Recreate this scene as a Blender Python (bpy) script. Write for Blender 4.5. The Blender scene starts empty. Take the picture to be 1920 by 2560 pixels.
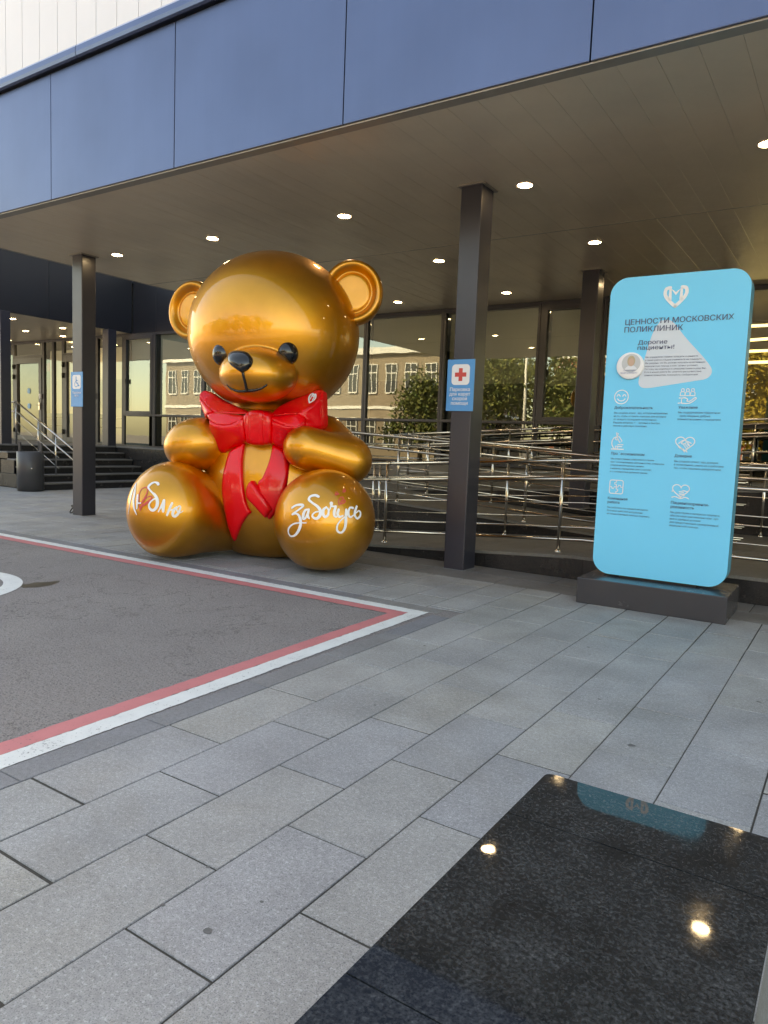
import bpy, bmesh, math, random
import numpy as np
from mathutils import Vector, Matrix
from mathutils.geometry import delaunay_2d_cdt
R = math.radians
scene = bpy.context.scene
random.seed(7)
rng = np.random.default_rng(7)
C = scene.collection

# ------------------------------------------------------------------ camera
cam_d = bpy.data.cameras.new('camera'); cam = bpy.data.objects.new('camera', cam_d); C.objects.link(cam)
scene.camera = cam
cam_d.sensor_fit = 'HORIZONTAL'; cam_d.sensor_width = 36.0; cam_d.lens = 36 * 1807.18 / 1920
cam_d.clip_start = 0.05; cam_d.clip_end = 2000
yaw, pitch, roll = R(-33.181), R(-5.521), R(2.242)
Fv = Vector((math.sin(yaw) * math.cos(pitch), math.cos(yaw) * math.cos(pitch), math.sin(pitch)))
Rv = Vector((math.cos(yaw), -math.sin(yaw), 0)); Uv = Rv.cross(Fv)
R2 = Rv * math.cos(roll) + Uv * math.sin(roll); U2 = -Rv * math.sin(roll) + Uv * math.cos(roll)
cam.matrix_world = Matrix(((R2.x, U2.x, -Fv.x, 0), (R2.y, U2.y, -Fv.y, 0), (R2.z, U2.z, -Fv.z, 1.5), (0, 0, 0, 1)))

# ------------------------------------------------------------------ sky and sun (the sun stands behind the clinic; this side is in its shade)
SUN_EL, SUN_AZ = R(42), R(-28)
w = bpy.data.worlds.new('World'); scene.world = w; w.use_nodes = True
nt = w.node_tree
sky = nt.nodes.new('ShaderNodeTexSky'); sky.sky_type = 'NISHITA'; sky.sun_disc = False
sky.sun_elevation = SUN_EL; sky.sun_rotation = SUN_AZ
sky.air_density = 1.0; sky.dust_density = 1.0; sky.ozone_density = 1.0; sky.altitude = 150
bg = nt.nodes['Background']; bg.inputs['Strength'].default_value = 0.15
nt.links.new(sky.outputs[0], bg.inputs[0])
sl = bpy.data.lights.new('sun', 'SUN'); sl.energy = 4.0; sl.angle = R(0.5); sl.color = (1.0, .95, .86)
so = bpy.data.objects.new('sun', sl); C.objects.link(so)
sd = Vector((math.sin(SUN_AZ) * math.cos(SUN_EL), math.cos(SUN_AZ) * math.cos(SUN_EL), math.sin(SUN_EL)))
so.rotation_euler = sd.to_track_quat('Z', 'Y').to_euler()
vs = scene.view_settings
vs.view_transform = 'Standard'; vs.look = 'None'; vs.gamma = 1.0; vs.use_curve_mapping = False
vs.exposure = 2.4
try:
    vs.use_white_balance = True; vs.white_balance_temperature = 10800; vs.white_balance_tint = 10
except Exception:
    pass
scene.cycles.use_denoising = True
scene.cycles.max_bounces = 8; scene.cycles.glossy_bounces = 5; scene.cycles.transparent_max_bounces = 12
scene.cycles.sample_clamp_indirect = 6.0
scene.cycles.caustics_reflective = False; scene.cycles.caustics_refractive = False

# ------------------------------------------------------------------ helpers
class MB:
    """collects geometry; build() links it as ONE mesh object"""
    def __init__(s): s.v = []; s.f = []; s.sm = []
    def add(s, vs, fs, smooth=False):
        o = len(s.v); s.v += [tuple(map(float, p)) for p in vs]
        s.f += [tuple(i + o for i in f) for f in fs]; s.sm += [smooth] * len(fs); return s
    def box(s, x0, x1, y0, y1, z0, z1, c=0.0):
        if c <= 0:
            return s.add([(x0, y0, z0), (x1, y0, z0), (x1, y1, z0), (x0, y1, z0), (x0, y0, z1), (x1, y0, z1), (x1, y1, z1), (x0, y1, z1)],
                         [(0, 3, 2, 1), (4, 5, 6, 7), (0, 1, 5, 4), (1, 2, 6, 5), (2, 3, 7, 6), (3, 0, 4, 7)])
        bm = bmesh.new()
        bmesh.ops.create_cube(bm, size=1.0)
        bmesh.ops.scale(bm, vec=(x1 - x0, y1 - y0, z1 - z0), verts=bm.verts)
        bmesh.ops.translate(bm, vec=((x0 + x1) / 2, (y0 + y1) / 2, (z0 + z1) / 2), verts=bm.verts)
        bmesh.ops.bevel(bm, geom=bm.edges[:], offset=c, segments=2, affect='EDGES', profile=0.5)
        bm.verts.index_update()
        s.add([v.co[:] for v in bm.verts], [[v.index for v in f.verts] for f in bm.faces])
        bm.free(); return s
    def quad(s, a, b, c, d): return s.add([a, b, c, d], [(0, 1, 2, 3)])
    def prism(s, poly, z0, z1):
        """poly: list of (x, y) counter-clockwise; z1 may be a function of (x, y)"""
        n = len(poly); g = z1 if callable(z1) else (lambda x, y: z1)
        vs = [(x, y, z0) for x, y in poly] + [(x, y, g(x, y)) for x, y in poly]
        fs = [tuple(range(n))[::-1], tuple(range(n, 2 * n))] + [(i, (i + 1) % n, n + (i + 1) % n, n + i) for i in range(n)]
        return s.add(vs, fs)
    def tube(s, pts, r, n=10, cap=True, closed=False):
        pts = [Vector(p) for p in pts]; m = len(pts); vs = []; rr = r if hasattr(r, '__len__') else [r] * m
        prev = None
        for i, p in enumerate(pts):
            if closed: t = (pts[(i + 1) % m] - pts[i - 1]).normalized()
            else: t = (pts[min(i + 1, m - 1)] - pts[max(i - 1, 0)]).normalized()
            if prev is None:
                a = Vector((0, 0, 1)) if abs(t.z) < .9 else Vector((1, 0, 0))
                x = t.cross(a).normalized()
            else:
                x = (prev - t * prev.dot(t)).normalized()
            prev = x; y = t.cross(x)
            vs += [p + (x * math.cos(2 * math.pi * k / n) + y * math.sin(2 * math.pi * k / n)) * rr[i] for k in range(n)]
        fs = []
        for i in range(m if closed else m - 1):
            j = (i + 1) % m
            fs += [(i * n + k, i * n + (k + 1) % n, j * n + (k + 1) % n, j * n + k) for k in range(n)]
        s.add(vs, fs, True)
        if cap and not closed:
            o = len(s.v) - m * n
            s.f.append(tuple(o + k for k in range(n))[::-1]); s.sm.append(False)
            s.f.append(tuple(o + (m - 1) * n + k for k in range(n))); s.sm.append(False)
        return s
    def lathe(s, prof, c=(0, 0, 0), n=32, frame=None, sx=1.0, sy=1.0):
        """prof: (radius, height) list; frame: (x, y, axis) vectors"""
        X, Y, A = frame or (Vector((1, 0, 0)), Vector((0, 1, 0)), Vector((0, 0, 1)))
        c = Vector(c); vs = []
        for r, h in prof:
            for k in range(n):
                a = 2 * math.pi * k / n
                vs.append(c + X * (r * sx * math.cos(a)) + Y * (r * sy * math.sin(a)) + A * h)
        fs = [(i * n + k, i * n + (k + 1) % n, (i + 1) * n + (k + 1) % n, (i + 1) * n + k) for i in range(len(prof) - 1) for k in range(n)]
        return s.add(vs, fs, True)
    def data(s, name, mat):
        me = bpy.data.meshes.new(name); me.from_pydata(s.v, [], s.f)
        me.polygons.foreach_set('use_smooth', s.sm); me.update()
        if mat: me.materials.append(mat)
        return me
    def build(s, name, mat, parent=None, loc=None, rz=0.0):
        return obj(name, s.data(name, mat), parent, loc, rz)
def obj(name, me, parent=None, loc=None, rz=0.0):
    o = bpy.data.objects.new(name, me); C.objects.link(o)
    if parent: o.parent = parent
    if loc: o.location = loc
    o.rotation_euler.z = rz
    return o
def tag(o, label=None, cat=None, group=None, kind=None):
    if label: o['label'] = label
    if cat: o['category'] = cat
    if group: o['group'] = group
    if kind: o['kind'] = kind
    return o
def thing(name, label, cat, loc=(0, 0, 0), rz=0.0, group=None):
    o = bpy.data.objects.new(name, None); C.objects.link(o)
    o.empty_display_size = .2; o.location = loc; o.rotation_euler.z = rz
    return tag(o, label, cat, group)
def copy_tree(o, parent=None):
    c = o.copy(); C.objects.link(c); c.parent = parent
    for ch in list(o.children): copy_tree(ch, c)
    return c
def ribbon(mb, pts, ws, normals, lift, th=0.0):
    """flat brush stroke through 3-D points on a surface"""
    P = [Vector(p) for p in pts]; N = [Vector(n).normalized() for n in normals]; n = len(P); vs = []
    for i in range(n):
        t = (P[min(i + 1, n - 1)] - P[max(i - 1, 0)]).normalized(); b = N[i].cross(t).normalized() * ws[i] * .5
        q = P[i] + N[i] * lift
        vs += [q + b, q - b]
    mb.add(vs, [(2 * i, 2 * i + 1, 2 * i + 3, 2 * i + 2) for i in range(n - 1)], True)
    for i in (0, n - 1):                                    # round ends
        t = (P[min(i + 1, n - 1)] - P[max(i - 1, 0)]).normalized(); b = N[i].cross(t).normalized()
        q = P[i] + N[i] * lift; r = ws[i] * .5; sgn = -1 if i == 0 else 1
        arc = [q + (b * math.cos(a) + t * sgn * math.sin(a)) * r for a in [math.pi * k / 6 for k in range(7)]]
        mb.add([q] + arc, [(0, k, k + 1) for k in range(1, 7)], True)
def spline(pts, sub=5):
    """Catmull-Rom through rows of any length"""
    P = np.array(pts, float); out = []
    n = len(P)
    if n < 3:
        return np.array([P[0] + (P[-1] - P[0]) * t for t in np.linspace(0, 1, sub + 1)])
    for i in range(n - 1):
        p0, p1, p2, p3 = P[max(i - 1, 0)], P[i], P[i + 1], P[min(i + 2, n - 1)]
        for k in range(sub):
            t = k / sub
            out.append(.5 * (2 * p1 + (p2 - p0) * t + (2 * p0 - 5 * p1 + 4 * p2 - p3) * t * t + (3 * p1 - p0 - 3 * p2 + p3) * t ** 3))
    out.append(P[-1]); return np.array(out)

# ------------------------------------------------------------------ materials
def new_mat(name):
    m = bpy.data.materials.new(name); m.use_nodes = True
    return m, m.node_tree, m.node_tree.nodes['Principled BSDF']
def setp(b, **k):
    for n, v in k.items():
        n = n.replace('_', ' ')
        b.inputs[n].default_value = (*v, 1.0) if isinstance(v, tuple) and len(v) == 3 else v
def node(nt, t, **k):
    n = nt.nodes.new(t)
    for a, v in k.items(): setattr(n, a, v)
    return n
def ramp(nt, fac, stops):
    r = node(nt, 'ShaderNodeValToRGB'); el = r.color_ramp.elements
    while len(el) < len(stops): el.new(.5)
    for e, (p, c) in zip(el, stops):
        e.position = p; e.color = (*c, 1) if len(c) == 3 else c
    nt.links.new(fac, r.inputs[0]); return r.outputs[0]
def noise(nt, scale, detail=3, rough=.55, vec=None, dist=0.0):
    n = node(nt, 'ShaderNodeTexNoise'); n.inputs['Scale'].default_value = scale
    n.inputs['Detail'].default_value = detail; n.inputs['Roughness'].default_value = rough; n.inputs['Distortion'].default_value = dist
    if vec is not None: nt.links.new(vec, n.inputs['Vector'])
    return n.outputs['Fac']
def wpos(nt, scale=None):
    g = node(nt, 'ShaderNodeNewGeometry').outputs['Position']
    if scale is None: return g
    m = node(nt, 'ShaderNodeMapping'); m.inputs['Scale'].default_value = scale; nt.links.new(g, m.inputs[0]); return m.outputs[0]
def mix(nt, fac, a, b, mode='MIX'):
    m = node(nt, 'ShaderNodeMix', data_type='RGBA', blend_type=mode)
    for i, v in ((0, fac), (6, a), (7, b)):
        if hasattr(v, 'is_output'): nt.links.new(v, m.inputs[i])
        else: m.inputs[i].default_value = (*v, 1) if isinstance(v, tuple) else v
    return m.outputs[2]
def math_(nt, op, a, b=0.0, clamp=False):
    m = node(nt, 'ShaderNodeMath', operation=op, use_clamp=clamp)
    for i, v in ((0, a), (1, b)):
        if hasattr(v, 'is_output'): nt.links.new(v, m.inputs[i])
        else: m.inputs[i].default_value = v
    return m.outputs[0]
def bump(nt, b, h, strength=.3, dist=.01):
    n = node(nt, 'ShaderNodeBump'); n.inputs['Strength'].default_value = strength; n.inputs['Distance'].default_value = dist
    nt.links.new(h, n.inputs['Height']); nt.links.new(n.outputs[0], b.inputs['Normal'])
def plain(name, col, rough=.5, metal=0.0, var=.12, vscale=3.0, coat=0.0, coat_r=.05, spec=.5, rvar=.1, bscale=0, bstr=.1):
    """a painted or plain surface with slight unevenness in tone and gloss"""
    m, nt, b = new_mat(name); p = wpos(nt)
    n1 = noise(nt, vscale, 4, .6, p)
    c = ramp(nt, n1, [(.25, tuple(x * (1 - var) for x in col)), (.75, tuple(min(1, x * (1 + var)) for x in col))])
    nt.links.new(c, b.inputs['Base Color'])
    r = math_(nt, 'MULTIPLY_ADD', noise(nt, vscale * 2.3, 4, .6, p), rvar)
    r.node.inputs[2].default_value = max(0.02, rough - rvar / 2)
    nt.links.new(r, b.inputs['Roughness'])
    setp(b, Metallic=metal, Coat_Weight=coat, Coat_Roughness=coat_r); b.inputs['Specular IOR Level'].default_value = spec
    if bscale: bump(nt, b, noise(nt, bscale, 3, .6, p), bstr, .01)
    return m
def emit(name, col, s):
    m, nt, b = new_mat(name); setp(b, Base_Color=(.8, .8, .8), Emission_Color=col, Emission_Strength=s); return m
def stone(name, cols, speck_dark, speck_light, rough, rvar=.1, fleck=210, bstr=.4, stain=.25, spec=.5):
    """granite: one tone for each piece, mineral flecks, faint blotches"""
    m, nt, b = new_mat(name); p = wpos(nt)
    isl = node(nt, 'ShaderNodeNewGeometry').outputs['Random Per Island']
    rnd = node(nt, 'ShaderNodeObjectInfo').outputs['Random']
    sel = math_(nt, 'FRACT', math_(nt, 'ADD', isl, rnd))
    base = ramp(nt, sel, [(i / max(1, len(cols) - 1), c) for i, c in enumerate(cols)])
    f1 = noise(nt, fleck, 2, .5, p); f2 = noise(nt, fleck * .45, 3, .6, p)
    c = mix(nt, ramp(nt, f1, [(.36, (1, 1, 1)), (.47, (0, 0, 0))]), base, mix(nt, .75, base, speck_dark))
    c = mix(nt, ramp(nt, f2, [(.55, (0, 0, 0)), (.68, (1, 1, 1))]), c, mix(nt, .6, c, speck_light))
    c = mix(nt, 1.0, c, ramp(nt, noise(nt, 46, 3, .6, p), [(.3, (.84,) * 3), (.7, (1.12,) * 3)]), 'MULTIPLY')
    blot = ramp(nt, noise(nt, 1.7, 5, .6, p), [(.35, (1 - stain,) * 3), (.65, (1, 1, 1))])
    c = mix(nt, 1.0, c, blot, 'MULTIPLY')
    c = mix(nt, ramp(nt, noise(nt, .9, 6, .68, p, .6), [(.5, (0, 0, 0)), (.72, (.55, .55, .55))]), c, mix(nt, 1.0, c, (.80, .74, .64), 'MULTIPLY'))
    spots = ramp(nt, noise(nt, 9, 4, .7, p, .4), [(.24, (.62,) * 3), (.31, (1, 1, 1))])
    c = mix(nt, 1.0, c, spots, 'MULTIPLY')
    nt.links.new(c, b.inputs['Base Color'])
    r = math_(nt, 'MULTIPLY_ADD', noise(nt, 4, 5, .65, p), rvar); r.node.inputs[2].default_value = max(.02, rough - rvar / 2)
    nt.links.new(r, b.inputs['Roughness']); b.inputs['Specular IOR Level'].default_value = spec
    if bstr: bump(nt, b, math_(nt, 'ADD', f1, math_(nt, 'MULTIPLY', f2, .6)), bstr, .004)
    return m

M = {}
M['slab'] = stone('pale granite paving', [(.35, .345, .345), (.385, .37, .34), (.33, .328, .332), (.365, .355, .332), (.35, .345, .348), (.395, .378, .345), (.335, .332, .335)], (.15, .15, .16), (.58, .58, .58), .62, .2)
M['border'] = stone('dark grey granite border', [(.18, .172, .17), (.21, .20, .19), (.19, .182, .18)], (.07, .07, .07), (.26, .26, .26), .6, .2)
M['kerb'] = stone('blue grey granite kerb', [(.22, .225, .245), (.245, .245, .26), (.25, .24, .225)], (.11, .11, .12), (.3, .3, .3), .65, .15)
M['ramp'] = stone('grey brown granite ramp paving', [(.17, .16, .15), (.19, .18, .165), (.18, .165, .15)], (.09, .085, .08), (.3, .29, .27), .55, .2)
M['plinth'] = stone('black polished granite cladding', [(.020, .019, .021), (.028, .026, .027), (.023, .022, .024)], (.01, .01, .01), (.06, .06, .06), .26, .12, 200, .03)
M['bench'] = stone('black polished granite bench top', [(.026, .028, .029), (.032, .034, .034)], (.012, .012, .013), (.12, .125, .125), .06, .12, 330, 0, .45)
def bench_mat():
    m, nt, b = new_mat('black polished granite bench top'); p = wpos(nt)
    g = ramp(nt, noise(nt, 95, 8, .85, p), [(.38, (.009, .010, .011)), (.52, (.026, .028, .029)), (.62, (.066, .069, .070)), (.70, (.12, .124, .124))])
    cl = ramp(nt, noise(nt, 6.5, 6, .7, p, .5), [(.3, (.55,) * 3), (.7, (1.45,) * 3)])
    nt.links.new(mix(nt, 1.0, g, cl, 'MULTIPLY'), b.inputs['Base Color'])
    r = math_(nt, 'MULTIPLY_ADD', ramp(nt, noise(nt, 2.2, 7, .72, p, 1.0), [(.45, (0, 0, 0)), (.75, (1, 1, 1))]), .10); r.node.inputs[2].default_value = .018
    nt.links.new(r, b.inputs['Roughness']); return m
M['bench'] = bench_mat()
M['bench_side'] = stone('grey flamed granite', [(.20, .20, .195), (.22, .22, .21)], (.09, .09, .09), (.4, .4, .4), .7)
M['step'] = stone('dark granite step', [(.05, .05, .052), (.06, .058, .058)], (.02, .02, .02), (.14, .14, .14), .45, .15)
M['nosing'] = stone('grey granite step nosing', [(.16, .16, .165), (.18, .18, .18)], (.08, .08, .08), (.3, .3, .3), .55, .15)
# asphalt
def asphalt():
    m, nt, b = new_mat('worn asphalt'); p = wpos(nt)
    big = ramp(nt, noise(nt, .8, 5, .62, p), [(.3, (.25, .216, .207)), (.5, (.295, .256, .242)), (.7, (.325, .284, .265))])
    agg = noise(nt, 105, 4, .7, p)
    c = mix(nt, ramp(nt, agg, [(.33, (1, 1, 1)), (.50, (0, 0, 0))]), big, (.085, .08, .08))
    c = mix(nt, ramp(nt, noise(nt, 75, 2, .5, p), [(.63, (0, 0, 0)), (.72, (1, 1, 1))]), c, (.32, .31, .30))
    oil = ramp(nt, noise(nt, 1.6, 6, .7, p, .5), [(.27, (.5, .5, .5)), (.36, (1, 1, 1))])
    crk = ramp(nt, math_(nt, 'ABSOLUTE', math_(nt, 'SUBTRACT', noise(nt, .55, 7, .62, p, .3), .5)), [(.0, (.45,) * 3), (.0035, (1, 1, 1))])
    c = mix(nt, .8, c, crk, 'MULTIPLY')
    c = mix(nt, 1.0, c, oil, 'MULTIPLY')
    nt.links.new(c, b.inputs['Base Color'])
    setp(b, Roughness=.85)
    h = math_(nt, 'ADD', agg, math_(nt, 'MULTIPLY', noise(nt, 45, 4, .6, p), 1.4))
    bump(nt, b, h, 1.0, .012)
    return m
M['asphalt'] = asphalt()
def road_paint(name, col):
    m, nt, b = new_mat(name); p = wpos(nt)
    n = noise(nt, 60, 5, .7, p); n2 = noise(nt, 5, 4, .6, p)
    c = ramp(nt, n2, [(.3, tuple(x * .86 for x in col)), (.7, col)])
    wear = ramp(nt, math_(nt, 'ADD', math_(nt, 'MULTIPLY', n, .75), math_(nt, 'MULTIPLY', n2, .25)), [(.35, (1, 1, 1)), (.41, (0, 0, 0))])
    c = mix(nt, wear, c, (.10, .095, .095))
    nt.links.new(c, b.inputs['Base Color']); setp(b, Roughness=.7); bump(nt, b, n, .35, .004)
    return m
M['line_white'] = road_paint('worn white road paint', (.73, .725, .69))
M['line_red'] = road_paint('worn pink red road paint', (.62, .19, .19))
def steel():
    m, nt, b = new_mat('polished stainless steel'); p = wpos(nt)
    setp(b, Base_Color=(.50, .47, .43), Metallic=1.0)
    r = math_(nt, 'MULTIPLY_ADD', noise(nt, 12, 3, .6, p), .12); r.node.inputs[2].default_value = .10
    nt.links.new(r, b.inputs['Roughness']); return m
M['steel'] = steel()
M['brass_steel'] = M['steel']
def cladding(name, col, rough, metal, wob=.02, coat=.0):
    """sheet metal cassette: smooth, very slightly wavy"""
    m, nt, b = new_mat(name); p = wpos(nt)
    n = noise(nt, .9, 3, .5, p)
    c = ramp(nt, n, [(.3, tuple(x * .93 for x in col)), (.7, tuple(x * 1.07 for x in col))])
    nt.links.new(c, b.inputs['Base Color'])
    r = math_(nt, 'MULTIPLY_ADD', noise(nt, 3, 4, .6, p), .06); r.node.inputs[2].default_value = rough - .03
    nt.links.new(r, b.inputs['Roughness']); setp(b, Metallic=metal, Coat_Weight=coat, Coat_Roughness=.12)
    st_ = ramp(nt, noise(nt, 5, 4, .65, wpos(nt, (1.6, 1.6, .10))), [(.3, (.975,) * 3), (.62, (1, 1, 1))])
    nt.links.new(mix(nt, 1.0, c, st_, 'MULTIPLY'), b.inputs['Base Color'])
    if wob: bump(nt, b, noise(nt, 1.3, 2, .5, p), wob, .3)
    return m
M['fascia'] = cladding('slate blue metallic cladding', (.086, .120, .205), .34, .75, .015)
M['navy'] = cladding('dark navy cladding', (.014, .015, .021), .36, .0, .01)
M['soffit'] = cladding('taupe aluminium soffit', (.77, .66, .50), .30, .2, .0)
def soffit_mat():
    m = M['soffit']; nt = m.node_tree; b = nt.nodes['Principled BSDF']
    p = wpos(nt, (3.3, .9, 1)); bump(nt, b, noise(nt, 1.6, 3, .5, p), .16, .12)
soffit_mat()
M['trim'] = plain('taupe trim', (.36, .33, .28), .4, .3)
M['column'] = plain('charcoal column paint', (.023, .024, .036), .38, 0, .1, 2.5, .25, .2)
M['frame'] = plain('dark grey window frame', (.045, .045, .05), .4, 0, .1)
M['white_panel'] = plain('white sandwich panel', (.52, .53, .575), .5, 0, .02, .6)
M['black'] = plain('black rubber', (.012, .012, .012), .55)
M['bin'] = plain('charcoal sheet steel', (.055, .056, .062), .42, .2)
M['lamp'] = emit('lamp diffuser', (1.0, .86, .66), 14.0)
M['lamp_rim'] = plain('white lamp rim', (.7, .68, .64), .4)
M['tube_lamp'] = emit('warm tube lamp', (1.0, .85, .45), .9)
M['sign_blue'] = plain('cyan sign face', (.097, .60, .88), .33, 0, .03, .8, spec=.4)
M['sign_side'] = plain('cyan sign side', (.045, .30, .42), .4, 0, .03)
M['sign_base'] = plain('graphite steel base', (.060, .058, .064), .26, .3, .08, 2)
M['print_grey'] = plain('slate grey print', (.085, .10, .17), .6, 0, .05)
M['print_white'] = plain('white print', (.82, .80, .80), .6, 0, .02)
M['print_pale'] = plain('pale blue print', (.60, .66, .72), .5, 0, .02)
M['print_red'] = plain('red print', (.66, .07, .06), .5, 0, .04)
M['placard'] = plain('blue placard', (.045, .30, .62), .35, 0, .03)
M['placard2'] = M['placard']
def gold():
    m, nt, b = new_mat('gold automotive paint'); p = wpos(nt)
    lw = node(nt, 'ShaderNodeLayerWeight'); lw.inputs['Blend'].default_value = .35
    n = noise(nt, 2.2, 4, .55, p)
    c = ramp(nt, n, [(.3, (.63, .262, .024)), (.7, (.73, .322, .035))])
    nt.links.new(c, b.inputs['Base Color'])
    fl = noise(nt, 900, 1, .5, p)
    r = math_(nt, 'MULTIPLY_ADD', noise(nt, 6, 4, .6, p), .06); r.node.inputs[2].default_value = .43
    nt.links.new(r, b.inputs['Roughness'])
    setp(b, Metallic=1.0, Coat_Weight=.75, Coat_Roughness=.045, Coat_IOR=1.5)
    bump(nt, b, math_(nt, 'ADD', math_(nt, 'MULTIPLY', noise(nt, 3.5, 2, .5, p), 1.0), math_(nt, 'MULTIPLY', fl, .004)), .10, .02)
    return m
M['gold'] = gold()
M['bow'] = plain('red gloss lacquer', (.90, .003, .010), .42, 0, .05, 2, .55, .05, spec=.2)
M['gloss_black'] = plain('black gloss lacquer', (.005, .005, .006), .25, 0, .05, 2, .7, .03, spec=.3)
def glass(name, tint, refl, dirt=.02):
    m, nt, b = new_mat(name); nt.nodes.remove(b); out = nt.nodes['Material Output']
    t = node(nt, 'ShaderNodeBsdfTransparent'); t.inputs[0].default_value = (*tint, 1)
    g = node(nt, 'ShaderNodeBsdfGlossy'); g.inputs['Roughness'].default_value = .004; g.inputs[0].default_value = (.80, .86, .78, 1)
    fr = node(nt, 'ShaderNodeFresnel'); fr.inputs[0].default_value = 1.5
    fac = math_(nt, 'MULTIPLY_ADD', fr.outputs[0], 1.0, True); fac.node.inputs[2].default_value = refl
    bp = node(nt, 'ShaderNodeBump'); bp.inputs['Strength'].default_value = .03; bp.inputs['Distance'].default_value = .05
    nt.links.new(noise(nt, .8, 2, .5, wpos(nt)), bp.inputs['Height']); nt.links.new(bp.outputs[0], g.inputs['Normal'])
    mx = node(nt, 'ShaderNodeMixShader'); nt.links.new(fac, mx.inputs[0]); nt.links.new(t.outputs[0], mx.inputs[1]); nt.links.new(g.outputs[0], mx.inputs[2])
    nt.links.new(mx.outputs[0], out.inputs[0]); return m
M['glass'] = glass('coated window glass', (.78, .84, .78), .15)
M['glass_dark'] = glass('dark spandrel glass', (.06, .065, .07), .10)
M['glass_door'] = glass('door glass', (.80, .84, .80), .08)
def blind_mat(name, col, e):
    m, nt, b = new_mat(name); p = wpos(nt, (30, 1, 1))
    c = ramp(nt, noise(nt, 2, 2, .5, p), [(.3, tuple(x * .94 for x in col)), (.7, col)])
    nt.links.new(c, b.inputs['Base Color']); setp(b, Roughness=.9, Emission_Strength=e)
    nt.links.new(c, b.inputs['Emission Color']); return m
M['blind'] = blind_mat('self-lit cream roller blind', (.38, .40, .39), .02)  # the blind emits weakly itself, standing in for room lights behind it
M['blind_dim'] = blind_mat('self-lit beige blind', (.30, .28, .20), .015)  # fainter glow of its own, also in place of room light
M['room'] = plain('room wall', (.22, .20, .17), .8)
M['room_glow'] = blind_mat('self-lit wall of vestibule', (.66, .60, .46), .06)  # wall gives off a little light in place of vestibule lighting
M['room_blue'] = plain('blue grey counter', (.20, .25, .33), .6)
M['dark_room'] = plain('dark room', (.03, .03, .032), .8)

# ------------------------------------------------------------------ ground, kerbs, paving
mb = MB(); mb.quad((-300, -400, -.006), (300, -400, -.006), (300, 400, -.006), (-300, 400, -.006))
tag(mb.build('asphalt_ground', M['asphalt']), kind='structure')
pave = tag(thing('pavement', 'grey granite slab pavement running up to the clinic ramp', 'pavement'), kind='structure')
del pave['category']
XP, YP = .3755, .7475
def xe(k): return -.62 - XP * k
def slab_shape(x0, x1, y0, y1, dz=0.0, h=.03, g=.0036, c=.003):
    x0 += g * .72; x1 -= g * .72; y0 += g * 1.3; y1 -= g * 1.3; t = dz
    return ([(x0, y0, -h), (x1, y0, -h), (x1, y1, -h), (x0, y1, -h), (x0, y0, t - c), (x1, y0, t - c), (x1, y1, t - c), (x0, y1, t - c),
             (x0 + c, y0 + c, t), (x1 - c, y0 + c, t), (x1 - c, y1 - c, t), (x0 + c, y1 - c, t)],
            [(8, 9, 10, 11), (4, 5, 9, 8), (5, 6, 10, 9), (6, 7, 11, 10), (7, 4, 8, 11), (0, 1, 5, 4), (1, 2, 6, 5), (2, 3, 7, 6), (3, 0, 4, 7)])
def in_view(x, y, z=0.0, m=1.06):
    v = Vector((x, y, z - 1.5)); d = v.dot(Fv)
    if d < .3: return None
    px = v.dot(R2) / d * 1807.18 / 960; py = v.dot(U2) / d * 1807.18 / 1280
    return d if abs(px) < m and abs(py) < m else None
cells = []
for k in range(-4, 62):
    xa, xb = xe(k + 1), xe(k)
    off = 1.324 + (0 if k % 2 == 0 else YP / 2)
    y_lo = -3.0 if xa > -2.88 else 5.745
    y_hi = 7.25 if xa > -7.3 else 13.6
    if xb < -16.5: y_hi = 10.0
    if xa < -17.2 and y_hi > 10: y_hi = 10.0
    n = math.floor((y_lo - off) / YP)
    y = off + n * YP
    while y < y_hi:
        a, b = max(y, y_lo), min(y + YP, y_hi)
        if b - a > .06: cells.append((xa, xb, a, b))
        y += YP
vis = [(in_view((c[0] + c[1]) / 2, (c[2] + c[3]) / 2), c) for c in cells]
near = sorted([v for v in vis if v[0]], key=lambda v: v[0])[:290]
near_set = {v[1] for v in near}
shape_cache = {}
for d, c in near:
    wy = round(c[3] - c[2], 3); far = c[2] > 5.7; key = (wy, far)
    if key not in shape_cache:
        shape_cache[key] = MB().add(*slab_shape(0, XP, 0, wy, g=.007 if far else .0036)).data('paving_slab', M['slab'])
    o = obj('paving_slab', shape_cache[key], pave, (c[0], c[2], rng.uniform(-.0012, .0012)))
    o.rotation_euler = (rng.uniform(-.0012, .0012), rng.uniform(-.002, .002), 0)
mb = MB()
for c in cells:
    if c not in near_set: mb.add(*slab_shape(*c, dz=float(rng.uniform(-.0012, .0012)), g=.007))
tag(mb.build('paving_slab', M['slab'], pave), kind='stuff')
M['joint'] = plain('dark joint sand', (.05, .044, .036), .9, 0, .4, 40)
m = MB(); m.quad((-2.875, -3, -.0045), (1.2, -3, -.0045), (1.2, 8.2, -.0045), (-2.875, 8.2, -.0045)); m.quad((-24, 5.744, -.0046), (-2.8755, 5.744, -.0046), (-2.8755, 13.6, -.0046), (-24, 13.6, -.0046))
m.build('joint_sand', M['joint'], pave)
# dark border in front of the ramp
for r in range(2):
    x = -7.28 + (0.5 if r else 0); ya = 7.252 + r * .46
    while x < 2.5:
        MB().add(*slab_shape(x, x + 1.0, ya, ya + .458, g=.006)).build('border_slab', M['border'], pave); x += 1.0
MB().add(*slab_shape(-7.28, -6.78, 7.712, 8.17, g=.003)).build('border_slab', M['border'], pave)
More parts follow.
